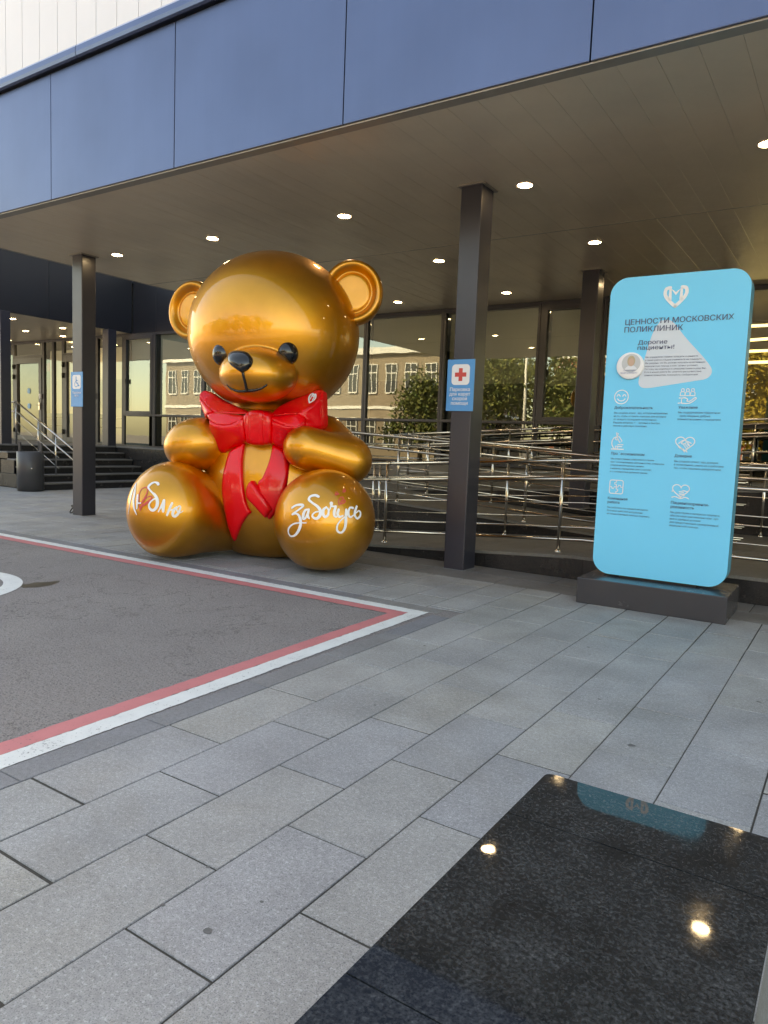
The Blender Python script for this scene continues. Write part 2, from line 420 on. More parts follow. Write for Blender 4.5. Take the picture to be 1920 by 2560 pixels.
# kerb stones round the parking bay
kerb = tag(thing('kerb', 'narrow blue grey kerb stones round the parking bay', 'kerb'), kind='structure'); del kerb['category']
y = -2.2
while y < 5.5:
    b = min(y + .77, 5.742)
    MB().add(*slab_shape(-3.048, -2.875, y, b, h=.05, g=.002)).build('kerb_stone', M['kerb'], kerb); y += .77
x = -3.05
while x > -24:
    MB().add(*slab_shape(x - .9, x, 5.572, 5.742, h=.05, g=.002)).build('kerb_stone', M['kerb'], kerb); x -= .9
# painted bay: white outer line, red inner line, white ring
bay = tag(thing('bay_marking', 'white and pink red lines painted round the parking bay', 'marking'), kind='structure'); del bay['category']
def strip(name, pts, mat):
    out = []                                              # hand-rolled paint: edges waver by a few millimetres
    for (a, b), (c, d) in zip(pts, pts[1:] + pts[:1]):
        L = math.hypot(c - a, d - b); n = max(1, min(400, int(L / .03)))
        for k in range(n):
            t = k / n; j = 0 if L < .3 or k == 0 else float(rng.normal(0, .0022)); nx, ny = -(d - b) / L, (c - a) / L
            out.append((a + (c - a) * t + nx * j, b + (d - b) * t + ny * j))
    pts = out
    MB().add([(x, y, -.002) for x, y in pts], [tuple(range(len(pts)))]).build(name, mat, bay)
def lx(y, o): return -3.053 - .0165 * (y - 1.65) - o          # the near line runs a touch askew
strip('white_line', [(lx(-2.2, .135), -2.2), (lx(-2.2, 0), -2.2), (lx(5.55, 0), 5.562), (lx(5.43, .135), 5.43)], M['line_white'])
strip('white_line', [(-26, 5.425), (lx(5.43, .136), 5.432), (lx(5.55, .001), 5.562), (-26, 5.55)], M['line_white'])
strip('red_line', [(lx(-2.2, .262), -2.2), (lx(-2.2, .136), -2.2), (lx(5.43, .136), 5.428), (lx(5.3, .262), 5.29)], M['line_red'])
strip('red_line', [(-26, 5.255), (lx(5.3, .263), 5.29), (lx(5.43, .137), 5.428), (-26, 5.421)], M['line_red'])
rm = MB(); n = 72; ro, ri, cx, cy = .97, .80, -7.23, 3.07
rm.add([(cx + ro * math.cos(2 * math.pi * k / n), cy + ro * math.sin(2 * math.pi * k / n), -.002) for k in range(n)] +
       [(cx + ri * math.cos(2 * math.pi * k / n), cy + ri * math.sin(2 * math.pi * k / n), -.002) for k in range(n)],
       [(k, (k + 1) % n, n + (k + 1) % n, n + k) for k in range(n)])
rm.build('white_ring', M['line_white'], bay)
# two dark damp patches on the asphalt
M['damp'] = plain('dark oil stain', (.022, .019, .017), .3, 0, .2, 20)
def patch(name, pts):
    MB().add([(x, y, -.003) for x, y in pts], [tuple(range(len(pts)))]).build(name, M['damp'], bay)
M['gum'] = plain('trodden gum', (.12, .115, .11), .75, 0, .2, 60)
for gx, gy, gr in ((-1.536, 1.46, .018), (-1.74, 1.46, .009), (-1.50, 1.66, .008), (-1.78, 1.69, .009), (-.86, 3.72, .020), (-2.2, 3.35, .010), (-1.2, 4.3, .012), (-.4, 4.9, .014), (-2.6, 4.6, .011), (-1.62, 5.4, .013)):
    a0 = [float(rng.uniform(.75, 1.15)) for _ in range(12)]
    MB().add([(gx + gr * a0[k] * math.cos(k * .5236), gy + gr * .8 * a0[k] * math.sin(k * .5236), .0022) for k in range(12)], [tuple(range(12))]).build('gum_spot', M['gum'], pave)
patch('oil_stain', [(-6.62, 3.80), (-6.52, 3.78), (-6.45, 3.88), (-6.44, 4.0), (-6.52, 4.14), (-6.58, 4.2), (-6.60, 4.08), (-6.66, 3.98), (-6.63, 3.88), (-6.70, 3.86)])

# ------------------------------------------------------------------ the clinic
W = 14.4
bld = thing('clinic_building', 'white clad clinic block above a dark glazed ground floor', 'building', (-12, W, 0))
def P(mbx, name, mat, parent=bld):
    """build in world coordinates, then hang under the building"""
    o = mbx.build(name, mat, parent)
    return o
bld.location = (0, 0, 0)
P(MB().box(-45, 25, 14.62, 30, 4.56, 19), 'upper_storeys', M['room'])
P(MB().box(-45, 25, 18.5, 30, 0, 4.56), 'rear_wall', M['room'])
P(MB().box(-45, 25, 14.50, 18.5, -.1, 1.05), 'floor_slab', M['room'])
P(MB().box(-45.2, -45, 14.45, 30, 0, 19), 'end_wall', M['white_panel'])
P(MB().box(25, 25.2, 14.45, 30, 0, 19), 'end_wall', M['white_panel'])
for k in range(70):                                   # white sandwich panels, 1 m wide
    x = -44.62 + k
    P(MB().box(x + .010, x + .990, 14.42, 14.60, 6.0, 19, .008), 'wall_panel', M['white_panel'])
P(MB().box(-45, 25, 14.56, 14.62, 4.5, 19), 'panel_backing', M['trim'])
for k in range(6):                                    # dark cladding between the two canopies
    x = -18.72 + k * 1.055
    P(MB().box(x + .005, x + 1.05, 14.36, 14.42, 4.47, 6.12, .004), 'cladding_panel', M['navy'])
# glazing
def frame_bars(mbx, x0, x1, z0, z1, t=.055, d0=14.36, d1=14.46):
    mbx.box(x0, x0 + t, d0, d1, z0, z1); mbx.box(x1 - t, x1, d0, d1, z0, z1)
    mbx.box(x0 + t, x1 - t, d0 + .002, d1, z1 - t, z1); mbx.box(x0 + t, x1 - t, d0 + .002, d1, z0, z0 + t)
def window(x0, x1, casement=False, blind='blind', drop=1.0, z0=2.0, z1=4.45):
    m = MB(); frame_bars(m, x0, x1, z0, z1)
    wn = P(m, 'window', M['frame'])
    a, b, c, d = x0 + .055, x1 - .055, z0 + .055, z1 - .055
    if casement:
        m = MB(); frame_bars(m, a + .004, b - .004, c + .004, d - .004, .085, 14.345, 14.44)
        m.box(a + .09, a + .11, 14.30, 14.345, (c + d) / 2 - .25, (c + d) / 2 - .11)
        m.build('casement', M['frame'], wn); a += .085; b -= .085; c += .085; d -= .085
    MB().quad((a, 14.41, c), (b, 14.41, c), (b, 14.41, d), (a, 14.41, d)).build('pane', M['glass'], wn)
    if blind:
        zb = d - (d - c) * drop
        q = MB().box(a + .03, b - .03, 14.55, 14.555, zb + .02, d); q.box(a + .03, b - .03, 14.54, 14.565, zb, zb + .025)
        q.build('blind', M[blind], wn)
    m = MB(); m.quad((x0 + .05, 14.405, 1.10), (x1 - .05, 14.405, 1.10), (x1 - .05, 14.405, 1.985), (x0 + .05, 14.405, 1.985))
    m.build('spandrel_pane', M['glass_dark'], wn)
    m = MB(); m.box(x0, x0 + .05, 14.37, 14.45, 1.07, 1.995); m.box(x1 - .05, x1, 14.37, 14.45, 1.07, 1.995); m.box(x0 + .05, x1 - .05, 14.372, 14.45, 1.07, 1.11)
    m.build('spandrel_frame', M['frame'], wn)
    MB().box(x0 + .05, x1 - .05, 14.47, 14.49, 1.08, 1.99).build('spandrel_back', M['dark_room'], wn)
    return wn
window(-19.17, -17.76, True, 'blind', 1.0)
window(-17.75, -15.66, False, 'blind', 1.0)
window(-15.65, -13.56, False, 'blind', 1.0)
window(-13.55, -12.14, True, 'blind', 1.0)
window(-12.13, -10.11, False, 'blind', 1.0)
window(-10.10, -8.01, False, 'blind_dim', .62)
window(-8.0, -5.74, False, 'blind_dim', .66)
window(-5.73, -4.45, True, 'blind_dim', .70)
window(-4.44, -2.36, False, 'blind_dim', .5)
window(-2.35, -.20, False, None)
window(-.19, 1.9, False, None)
window(1.91, 4.0, False, 'blind_dim', .6)
P(MB().box(4.0, 25, 14.40, 14.5, 1.05, 4.55), 'ground_floor_wall', M['navy'])
P(MB().box(-45, -26.6, 14.40, 14.5, 1.05, 4.55), 'ground_floor_wall', M['navy'])
P(MB().box(-26.6, 4.0, 14.37, 14.47, 4.452, 4.49), 'head_rail', M['frame'])
# rooms: partitions and lit ceilings lamps
for x in (-19.2, -10.105, -4.445): P(MB().box(x - .05, x + .05, 14.58, 18.45, 1.06, 4.55), 'partition', M['room'])
for i, (x0, y0, x1, y1, z) in enumerate([(-2.3, 16.0, 1.2, 16.3, 4.05), (-2.4, 16.6, 1.0, 15.9, 3.85), (-2.2, 17.1, 1.4, 17.1, 3.7), (-2.2, 15.5, 1.2, 15.45, 3.28)]):
    P(MB().tube([(x0, y0, z), (x1, y1, z + .02)], .028, 8), 'tube_lamp', M['tube_lamp'])
# entrance doors on the porch (left)
def door(x0, x1, name='door', lit=True):
    m = MB(); frame_bars(m, x0, x1, 1.08, 3.95, .06); dn = P(m, name, M['frame'])
    m = MB(); frame_bars(m, x0 + .065, x1 - .065, 1.09, 3.885, .16, 14.34, 14.43); m.build('leaf', M['frame'], dn)
    MB().quad((x0 + .225, 14.40, 1.25), (x1 - .225, 14.40, 1.25), (x1 - .225, 14.40, 3.725), (x0 + .225, 14.40, 3.725)).build('pane', M['glass_door'], dn)
    m = MB()
    for z in (1.35, 3.2, 3.55): m.tube([(x0 + .07, 14.31, z), (x0 + .07, 14.31, z + .16)], .035, 8)
    m.build('hinge', M['black'], dn)
    m = MB(); m.box(x1 - .18, x1 - .11, 14.30, 14.34, 2.14, 2.38); m.tube([(x1 - .14, 14.28, 2.3), (x1 - .28, 14.28, 2.3)], .014, 8); m.build('handle', M['steel'], dn)
    MB().box(x1 - .13, x1 - .05, 14.29, 14.335, 2.52, 2.68).build('reader', M['print_white'], dn)
    m = MB(); frame_bars(m, x0, x1, 3.96, 4.45, .05); m.build('transom', M['frame'], dn)
    MB().quad((x0 + .05, 14.41, 4.01), (x1 - .05, 14.41, 4.01), (x1 - .05, 14.41, 4.40), (x0 + .05, 14.41, 4.40)).build('transom_pane', M['glass'], dn)
    return dn
d1 = door(-25.23, -23.45)
for z in (2.79, 2.27):
    MB().lathe([(.0, 0), (.095, 0)], (-24.34, 14.385, z), 24, (Vector((1, 0, 0)), Vector((0, 0, 1)), Vector((0, -1, 0)))).build('dot_sticker', M['placard'], d1)
d2 = door(-22.3, -20.5)
def sidelight(x0, x1):
    m = MB(); frame_bars(m, x0, x1, 1.08, 4.45, .05); s = P(m, 'sidelight', M['frame'])
    MB().quad((x0 + .05, 14.41, 1.13), (x1 - .05, 14.41, 1.13), (x1 - .05, 14.41, 4.40), (x0 + .05, 14.41, 4.40)).build('pane', M['glass_door'], s)
    m = MB()
    for z in (1.9, 1.62): m.tube([(x0 + .05, 14.45, z), (x1 - .05, 14.45, z)], .012, 6)
    m.build('guard_bar', M['steel'], s); return s
s1 = sidelight(-23.44, -22.88)
MB().box(-23.3, -23.12, 14.42, 14.425, 3.44, 3.72).build('notice', M['print_red'], s1)
sidelight(-22.87, -22.31); sidelight(-20.49, -20.0); sidelight(-19.99, -19.18); sidelight(-26.6, -25.24)
P(MB().box(-26.6, -19.25, 16.6, 16.62, 1.06, 4.5), 'vestibule_wall', M['room_glow'])
m = MB()
for k in range(46): m.box(-24.6, -21.4, 16.52, 16.545, 2.35 + k * .022, 2.356 + k * .022)
P(m, 'slatted_blind', M['trim'])
P(MB().box(-26.5, -22.9, 16.2, 16.55, 1.06, 2.1), 'reception_counter', M['room_blue'])
P(MB().box(-24.5, -24.2, 16.56, 16.59, 3.0, 3.4), 'wall_notice', M['trim'])
P(MB().lathe([(.0, 0), (.16, 0)], (-23.4, 15.6, 4.40), 20, (Vector((1, 0, 0)), Vector((0, 1, 0)), Vector((0, 0, -1)))), 'room_lamp', M['lamp'])

# ------------------------------------------------------------------ main canopy
SZ = 4.491
can = thing('entrance_canopy', 'broad flat canopy with slate blue fascia over the bear', 'canopy')
def K(mbx, name, mat, parent=can): return mbx.build(name, mat, parent)
K(MB().box(-12.36, 14.3, 5.83, 14.33, 4.535, 6.16), 'canopy_core', M['navy'])
seams = [-12.40, -11.573, -9.185, -6.797, -4.409, -2.021, .367, 2.755, 5.143, 7.531, 9.919, 12.307, 14.3]
for a, b in zip(seams[:-1], seams[1:]):
    K(MB().box(a + .006, b - .006, 5.757, 5.822, SZ + .012, 6.075, .005), 'fascia_panel', M['fascia'])
for k in range(4):
    ya = 5.83 + k * 2.13
    K(MB().box(-12.405, -12.362, ya + .005, ya + 2.125, SZ + .012, 6.075, .004), 'fascia_panel', M['fascia'])
def coping(a, b):
    prof = [(5.70, 6.085), (5.675, 6.10), (5.665, 6.14), (5.668, 6.205), (5.69, 6.238), (5.72, 6.25), (5.95, 6.262), (5.95, 6.16), (5.76, 6.10)]
    n = len(prof); m = MB()
    m.add([(a, y, z) for y, z in prof] + [(b, y, z) for y, z in prof], [(i, (i + 1) % n, n + (i + 1) % n, n + i) for i in range(n)])
    m.add([(a, y, z) for y, z in prof], [tuple(range(n))[::-1]]); m.add([(b, y, z) for y, z in prof], [tuple(range(n))])
    return K(m, 'coping', M['fascia'])
for a, b in ((-12.44, -8.52), (-8.51, -4.5), (-4.49, -.5), (-.49, 4.5), (4.51, 9.4), (9.41, 14.3)): coping(a, b)
K(MB().box(-12.44, -12.2, 5.95, 14.3, 6.12, 6.25), 'coping', M['fascia'])
K(MB().box(-12.36, 14.3, 5.78, 5.90, SZ - .002, SZ + .012), 'edge_trim', M['trim'])
K(MB().box(-12.36, 14.3, 9.862, 9.882, SZ - .004, SZ + .03), 'joint_strip', M['trim'])
K(MB().box(-12.40, -12.362, 5.78, 14.3, SZ - .004, SZ + .010), 'edge_trim', M['trim'])
def soffit_shape(L, wd=.3):
    g, c = .0007, .0022
    return ([(g, 0, .04), (wd - g, 0, .04), (wd - g, L, .04), (g, L, .04), (g, 0, c), (wd - g, 0, c), (wd - g, L, c), (g, L, c), (g + c, 0, 0), (wd - g - c, 0, 0), (wd - g - c, L, 0), (g + c, L, 0)],
            [(8, 11, 10, 9), (4, 7, 11, 8), (5, 9, 10, 6), (0, 3, 7, 4), (1, 5, 6, 2), (4, 8, 9, 5, 1, 0), (7, 3, 2, 6, 10, 11)])
fa = MB().add(*soffit_shape(3.96)).data('soffit_panel', M['soffit']); fb = MB().add(*soffit_shape(4.45)).data('soffit_panel', M['soffit'])
for k in range(89):
    for me, y in ((fa, 5.902), (fb, 9.884)):
        o = obj('soffit_panel', me, can, (-12.36 + .3 * k, y, SZ + float(rng.uniform(-.0008, .0008))))
        o.rotation_euler.y = float(rng.uniform(-.0022, .0022))
# porch canopy on the left
por = thing('porch_canopy', 'dark navy canopy over the entrance porch at the left edge', 'canopy')
K(MB().box(-30, -18.80, 9.05, 14.33, 4.55, 6.2), 'canopy_core', M['navy'], por)
for k in range(2):
    ya = 9.0 + k * 2.67
    K(MB().box(-18.80, -18.74, ya + .005, ya + 2.665, 4.47, 6.14, .004), 'fascia_panel', M['navy'], por)
for k in range(4): K(MB().box(-30 + 2.8 * k + .005, -30 + 2.8 * k + 2.795, 8.98, 9.04, 4.47, 6.14, .004), 'fascia_panel', M['fascia'], por)
K(MB().box(-30, -18.70, 8.9, 14.3, 6.15, 6.28), 'coping', M['fascia'], por)
pl = MB().add(*soffit_shape(5.28)).data('soffit_panel', M['soffit'])
for k in range(36): obj('soffit_panel', pl, por, (-29.6 + .3 * k, 9.05, 4.475))

# downlights
def downlight(x, y, z, label, group):
    t = thing('ceiling_downlight', label, 'lamp', (x, y, z), 0, group)
    MB().lathe([(.088, .0), (.100, -.004), (.100, -.010), (.092, -.012), (.086, -.008), (.084, .0)], n=28).build('rim', M['lamp_rim'], t)
    MB().lathe([(.084, -.003), (.0001, -.0035)], n=28).build('diffuser', M['lamp'], t)
    return t
rows = {8.0: 'front', 10.6: 'middle', 13.3: 'back'}
pos = {-10.85: 'first', -8.55: 'second', -6.05: 'third', -3.48: 'fourth', -1.0: 'fifth'}
for y, rn in rows.items():
    for x, pn in pos.items():
        downlight(x, y, SZ - .001, 'round lit canopy downlight, %s from the left in the %s row' % (pn, rn), 'downlights in the canopy ceiling')
for (x, y), pn in {(-19.8, 11.25): 'nearest the porch front', (-21.8, 12.8): 'in the middle of the porch', (-19.95, 12.85): 'behind the left canopy column', (-24.7, 13.9): 'above the left door', (-21.65, 13.95): 'above the glass side panel'}.items():
    downlight(x, y, 4.474, 'round porch downlight ' + pn, 'downlights in the porch ceiling')

# columns
def column(x0, x1, y0, y1, z0, z1, label, cap=True):
    t = thing('canopy_column', label, 'column', ((x0 + x1) / 2, (y0 + y1) / 2, z0), 0, 'dark columns carrying the canopies')
    a, b = (x1 - x0) / 2, (y1 - y0) / 2
    MB().box(-a, a, -b, b, 0, z1 - z0 - .004, .012).build('shaft', M['column'], t)
    if cap: MB().box(-a - .035, a + .035, -b - .035, b + .035, z1 - z0 - .016, z1 - z0 - .0035).build('ceiling_flange', M['trim'], t)
    MB().box(-a - .008, a + .008, -b - .008, b + .008, -.002, .006).build('base_seal', M['kerb'], t)
    return t
column(-4.14, -3.87, 7.70, 8.01, 0, SZ, 'dark square column with the red cross placard')
column(-11.615, -11.335, 7.66, 7.93, 0, SZ, 'dark square column with the wheelchair placard')
column(-4.15, -3.87, 12.12, 12.42, .5, SZ, 'dark square column rising behind the ramp railings')
column(-18.88, -18.60, 10.25, 10.52, 1.07, 4.472, 'dark porch column at the left edge of the picture', False)
column(-18.88, -18.60, 13.42, 13.70, 1.07, 4.472, 'dark porch column next to the window corner', False)

# ------------------------------------------------------------------ entrance steps and porch platform
st = thing('entrance_steps', 'dark granite flight of six steps up to the porch', 'steps')
NX = [-16.55, -16.93, -17.31, -17.69, -18.07, -18.46]
RISE = 1.07 / 6
for i, x in enumerate(NX):
    z = RISE * (i + 1)
    end = NX[i + 1] - .0 if i < 5 else -18.90
    MB().box(end, x - .02, 10.12, 13.58, z - RISE + (.0 if i else .0), z - .035).build('riser', M['plinth'], st)
    MB().box(end - .02, x, 10.10, 13.59, z - .034, z, .004).build('tread', M['nosing'], st)
plat = thing('porch_platform', 'dark tiled platform at the top of the entrance steps', 'platform')
MB().box(-30, -18.92, 10.16, 14.33, 0, 1.035).build('platform_core', M['plinth'], plat)
MB().box(-30, -18.91, 10.10, 14.34, 1.036, 1.072).build('platform_paving', M['nosing'], plat)
for r in range(3):
    for k in range(8):
        xa = -18.46 - .62 * k - (.3 if r % 2 else 0)
        MB().box(xa - .612, xa if k else -18.46 - (.0 if r % 2 == 0 else .0), 10.115, 10.155, r * .345 + .004, r * .345 + .341, .003).build('plinth_tile', M['plinth'], plat)
for r, xr in enumerate((-17.0, -17.72, -18.46)):
    for k in range(3):
        xa = xr - .62 * k
        if xa < -18.3: break
        MB().box(max(xa - .612, -18.455), xa, 10.07, 10.098, r * .345 + .004, r * .345 + .341, .003).build('plinth_tile', M['plinth'], plat)
pw = thing('window_plinth', 'long low black granite plinth under the windows beside the steps', 'plinth')
MB().box(-18.85, -10.45, 13.66, 14.34, 0, 1.03).build('plinth_core', M['plinth'], pw)
MB().box(-18.87, -10.45, 13.60, 14.34, 1.032, 1.068, .004).build('coping', M['nosing'], pw)
for r in range(3):
    for k in range(9):
        xa = -10.47 - .92 * k - (.4 if r % 2 else 0)
        MB().box(max(xa - .914, -18.84), xa, 13.615, 13.655, r * .345 + .004, r * .345 + .341, .003).build('plinth_tile', M['plinth'], pw)

# ------------------------------------------------------------------ the ramp
rp = thing('wheelchair_ramp', 'switchback wheelchair ramp in black granite with steel railings', 'ramp')
lerp = lambda a, b, t: a + (b - a) * max(0, min(1, t))
zA = lambda x: lerp(.0, .275, (x + 7.1) / 4.4)
zB = lambda x: lerp(.275, .56, (-2.6 - x) / 5.2)
zC = lambda x: lerp(.56, 1.14, (x + 8.0) / 9.2)
def run(xa, xb, y0, y1, zf, breaks, name):
    xs = sorted({xa, xb, *[b for b in breaks if xa < b < xb]})
    poly = lambda a, b: [(a, y0 + .03), (b, y0 + .03), (b, y1 - .03), (a, y1 - .03)]
    m = MB()
    for a, b in zip(xs[:-1], xs[1:]): m.prism(poly(a, b), -.05, lambda x, y: zf(x) - .036)
    tag(m.build(name, M['plinth'], rp))
    x = xa
    while x < xb - .02:
        b = min(x + .75, xb)
        for bb in breaks:
            if x < bb < b: b = bb
        ym = (y0 + y1) / 2
        for ya, yb in ((y0, ym - .002), (ym + .002, y1)):
            m = MB(); m.prism([(x + .002, ya), (b - .002, ya), (b - .002, yb), (x + .002, yb)], 0, lambda xx, yy: zf(xx))
            m.v[:4] = [(q[0], q[1], max(zf(q[0]) - .035, -.05)) for q in m.v[:4]]
            m.build('ramp_slab', M['ramp'], rp)
        x = b
run(-7.1, 3.0, 8.16, 10.30, zA, (-2.7,), 'lower_run')
run(-8.0, 3.0, 10.34, 12.55, zB, (-7.8, -2.6), 'middle_run')
run(-8.0, 5.0, 12.59, 14.34, zC, (1.2,), 'upper_run')
run(-10.4, -8.0, 10.34, 14.34, lambda x: .56, (), 'landing')
x = -6.3
while x < 3.0:
    a, b = x + .003, x + 1.237
    m = MB(); m.prism([(a, 8.168), (b, 8.168), (b, 8.192), (a, 8.192)], .002, lambda xx, yy: zA(xx) - .037)
    m.build('plinth_tile', M['plinth'], rp); x += 1.24
def railing(label, y, xs, zf, posts, wall=False):
    t = thing('steel_railing', label, 'railing', (0, y, 0), 0, 'polished steel railings of the ramp')
    for h, r, nm in ((1.105, .0255, 'handrail'), (.885, .0255, 'handrail'), (.60, .0095, 'thin_bar'), (.305, .0095, 'thin_bar'), (.155, .020, 'lower_bar')):
        MB().tube([(x, -.0, zf(x) + h) for x in xs], r, 10).build(nm, M['steel'], t)
    for x in posts:
        z = zf(x); m = MB(); m.tube([(x, 0, z), (x, 0, z + 1.145)], .0215, 12)
        m.lathe([(.022, .028), (.035, .02), (.042, .004), (.042, 0)], (x, 0, z), 16)
        for h in (1.105, .885): m.tube([(x + .03, 0, zf(x + .03) + h), (x + .055, 0, zf(x + .055) + h)], .029, 10)
        m.build('post', M['steel'], t)
    return t
railing('front ramp railing, nearest to the camera, running behind the cross column', 8.45, [-7.0, -2.7, 3.0], zA, [-6.9, -5.5, -2.98, -.46, 2.0])
railing('second ramp railing, along the inner side of the lower run', 10.20, [-7.0, -2.7, -1.2], zA, [-6.9, -6.78, -4.45, -2.1])
railing('third ramp railing, on the near side of the middle run', 10.44, [-8.6, -7.8, -2.6, -1.2], zB, [-8.55, -6.57, -4.25, -1.9])
railing('fourth ramp railing, on the far side of the middle run', 12.46, [-7.8, -2.6, 2.9], zB, [-7.15, -5.75, -3.5, -1.2, 1.1])
railing('fifth ramp railing, on the near side of the upper run', 12.68, [-8.0, -4.3], zC, [-7.75, -5.54, -4.32])
railing('sixth ramp railing, continuing past the rear column', 12.70, [-3.4, 1.2, 4.8], zC, [-3.38, -1.75, .6, 2.8])
railing('rear ramp railing, against the window wall', 14.22, [-10.2, -8.0, 1.2, 4.8], lambda x: zC(x) if x > -8 else .56, [-10.1, -8.2, -6.87, -5.7, -3.9, -1.6, .7])
# stair railing
sr = thing('stair_railing', 'polished steel railing descending the entrance steps', 'railing', (0, 10.8, 0))
zs = lambda x: lerp(1.07, .178, (x + 18.8) / 1.9)
for h, r, nm in ((1.11, .025, 'handrail'), (.86, .025, 'handrail')):
    MB().tube([(-18.85, 0, 1.07 + h), (-16.2, 0, 1.07 + h - .4694 * 2.65)], r, 10).build(nm, M['steel'], sr)
for h in (.60, .33): MB().tube([(-18.85, 0, 1.07 + h), (-16.95, 0, 1.07 + h - .4694 * 1.9)], .010, 8).build('thin_bar', M['steel'], sr)
for x, z0 in ((-18.88, 1.07), (-17.85, RISE * 4), (-17.08, RISE * 2)):
    zt = 1.07 + 1.11 - .4694 * (x + 18.85)
    MB().tube([(x, 0, z0), (x, 0, zt + .02)], .022, 12).build('post', M['steel'], sr)
for h in (1.11, .86): MB().tube([(-18.88, 0, 1.07 + h), (-19.2, 0, 1.07 + h)], .024, 10).build('handrail', M['steel'], sr)

# ------------------------------------------------------------------ lettering on flat faces
_tc = bpy.data.curves.new('letters', 'FONT'); _to = bpy.data.objects.new('letters', _tc); C.objects.link(_to)
def glyphs(txt, bold=0.0):
    _tc.body = txt; _tc.size = 1.0; _tc.offset = bold; _tc.resolution_u = 3; _tc.fill_mode = 'FRONT'
    bpy.context.view_layer.update()
    me = bpy.data.meshes.new_from_object(_to.evaluated_get(bpy.context.evaluated_depsgraph_get()))
    v = np.array([p.co[:2] for p in me.vertices]) if len(me.vertices) else np.zeros((0, 2))
    f = [tuple(p.vertices) for p in me.polygons]; bpy.data.meshes.remove(me); return v, f
def text_on(mbx, txt, u, z, h=None, width=None, y=0.0, align='L', bold=0.0):
    """add letters to the plane y = const (x right, z up, seen from -y); h is the font size, z the baseline"""
    v, f = glyphs(txt)
    if not len(v): return h
    x0, x1 = v[:, 0].min(), v[:, 0].max(); w0 = x1 - x0
    if h is None: h = width / w0
    sx = h if width is None else width / w0
    ox = {'L': u, 'C': u - w0 * sx / 2, 'R': u - w0 * sx}[align]
    for i, dx in enumerate((-1, 1) if bold else (0,)):    # heavier strokes: the word twice, a hair apart
        mbx.add([(ox + (a - x0) * sx + dx * bold * h, y - i * .0004, z + b * h) for a, b in v], f)
    return h
def flat_stroke(mbx, pts, w, y, closed=False, sm=True):
    """a line of constant width drawn on the plane y = const"""
    p = spline([(a, b) for a, b in (pts + [pts[0]] if closed else pts)], 6) if sm else np.array(pts + ([pts[0]] if closed else []), float)
    ribbon(mbx, [(a, y, b) for a, b in p], [w] * len(p), [(0, -1, 0)] * len(p), 0.0)
def disc(mbx, u, z, r, y, n=40, rz=None):
    rz = rz or r
    mbx.add([(u + r * math.cos(2 * math.pi * k / n), y, z + rz * math.sin(2 * math.pi * k / n)) for k in range(n)], [tuple(range(n))])
def round_rect(u0, u1, z0, z1, r, n=8):
    out = []
    for cx, cz, a0 in ((u1 - r, z1 - r, 0), (u0 + r, z1 - r, 90), (u0 + r, z0 + r, 180), (u1 - r, z0 + r, 270)):
        out += [(cx + r * math.cos(R(a0 + 90 * k / n)), cz + r * math.sin(R(a0 + 90 * k / n))) for k in range(n + 1)]
    return out
def plate(poly, y0, y1, rim=.0):
    """solid plate with the outline poly (u, z), front at y0, back at y1"""
    n = len(poly); m = MB()
    m.add([(u, y0, z) for u, z in poly], [tuple(range(n))]); m.add([(u, y1, z) for u, z in poly], [tuple(range(n))[::-1]])
    return m
def plate_edge(poly, y0, y1):
    n = len(poly); m = MB()
    m.add([(u, y0, z) for u, z in poly] + [(u, y1, z) for u, z in poly], [(i, n + i, n + (i + 1) % n, (i + 1) % n) for i in range(n)]); return m
def heart(cx, cz, w, h, n=40):
    out = []
    for k in range(n):
        t = 2 * math.pi * k / n
        out.append((cx + w / 2 * math.sin(t) ** 3 * 1.0, cz + h / 2 * (13 * math.cos(t) - 5 * math.cos(2 * t) - 2 * math.cos(3 * t) - math.cos(4 * t)) / 15.5))
    return out

# ------------------------------------------------------------------ cyan information board
ib = thing('information_board', 'tall cyan information board with rounded corners on a graphite base', 'sign', (-1.576, 7.254, 0), R(.5))
MB().box(-.665, .69, -.30, .50, 0, .25, .006).build('base', M['sign_base'], ib)
outline = round_rect(-.612, .632, .272, 3.172, .165, 10)
panel = plate(outline, 0, .22).build('panel', M['sign_blue'], ib)
plate_edge(outline, 0, .22).build('panel_edge', M['sign_side'], panel)
MB().box(-.35, .37, .03, .12, .245, .30).build('foot_plate', M['black'], panel)
Y1, Y2, Y3 = -.0015, -.003, -.0045
def dec(name, mat, fn):
    m = MB(); fn(m); return m.build(name, mat, panel)
# pale rounded triangle
tri = spline([(-.125, 2.745), (-.02, 2.735), (.12, 2.57), (.30, 2.37), (.362, 2.27), (.325, 2.20), (.20, 2.175), (-.05, 2.135), (-.20, 2.115), (-.265, 2.13), (-.285, 2.19), (-.25, 2.37), (-.19, 2.62), (-.125, 2.745)], 6)
dec('pale_triangle', M['print_pale'], lambda m: m.add([(a, Y1, b) for a, b in tri[:-1]], [tuple(range(len(tri) - 1))]))
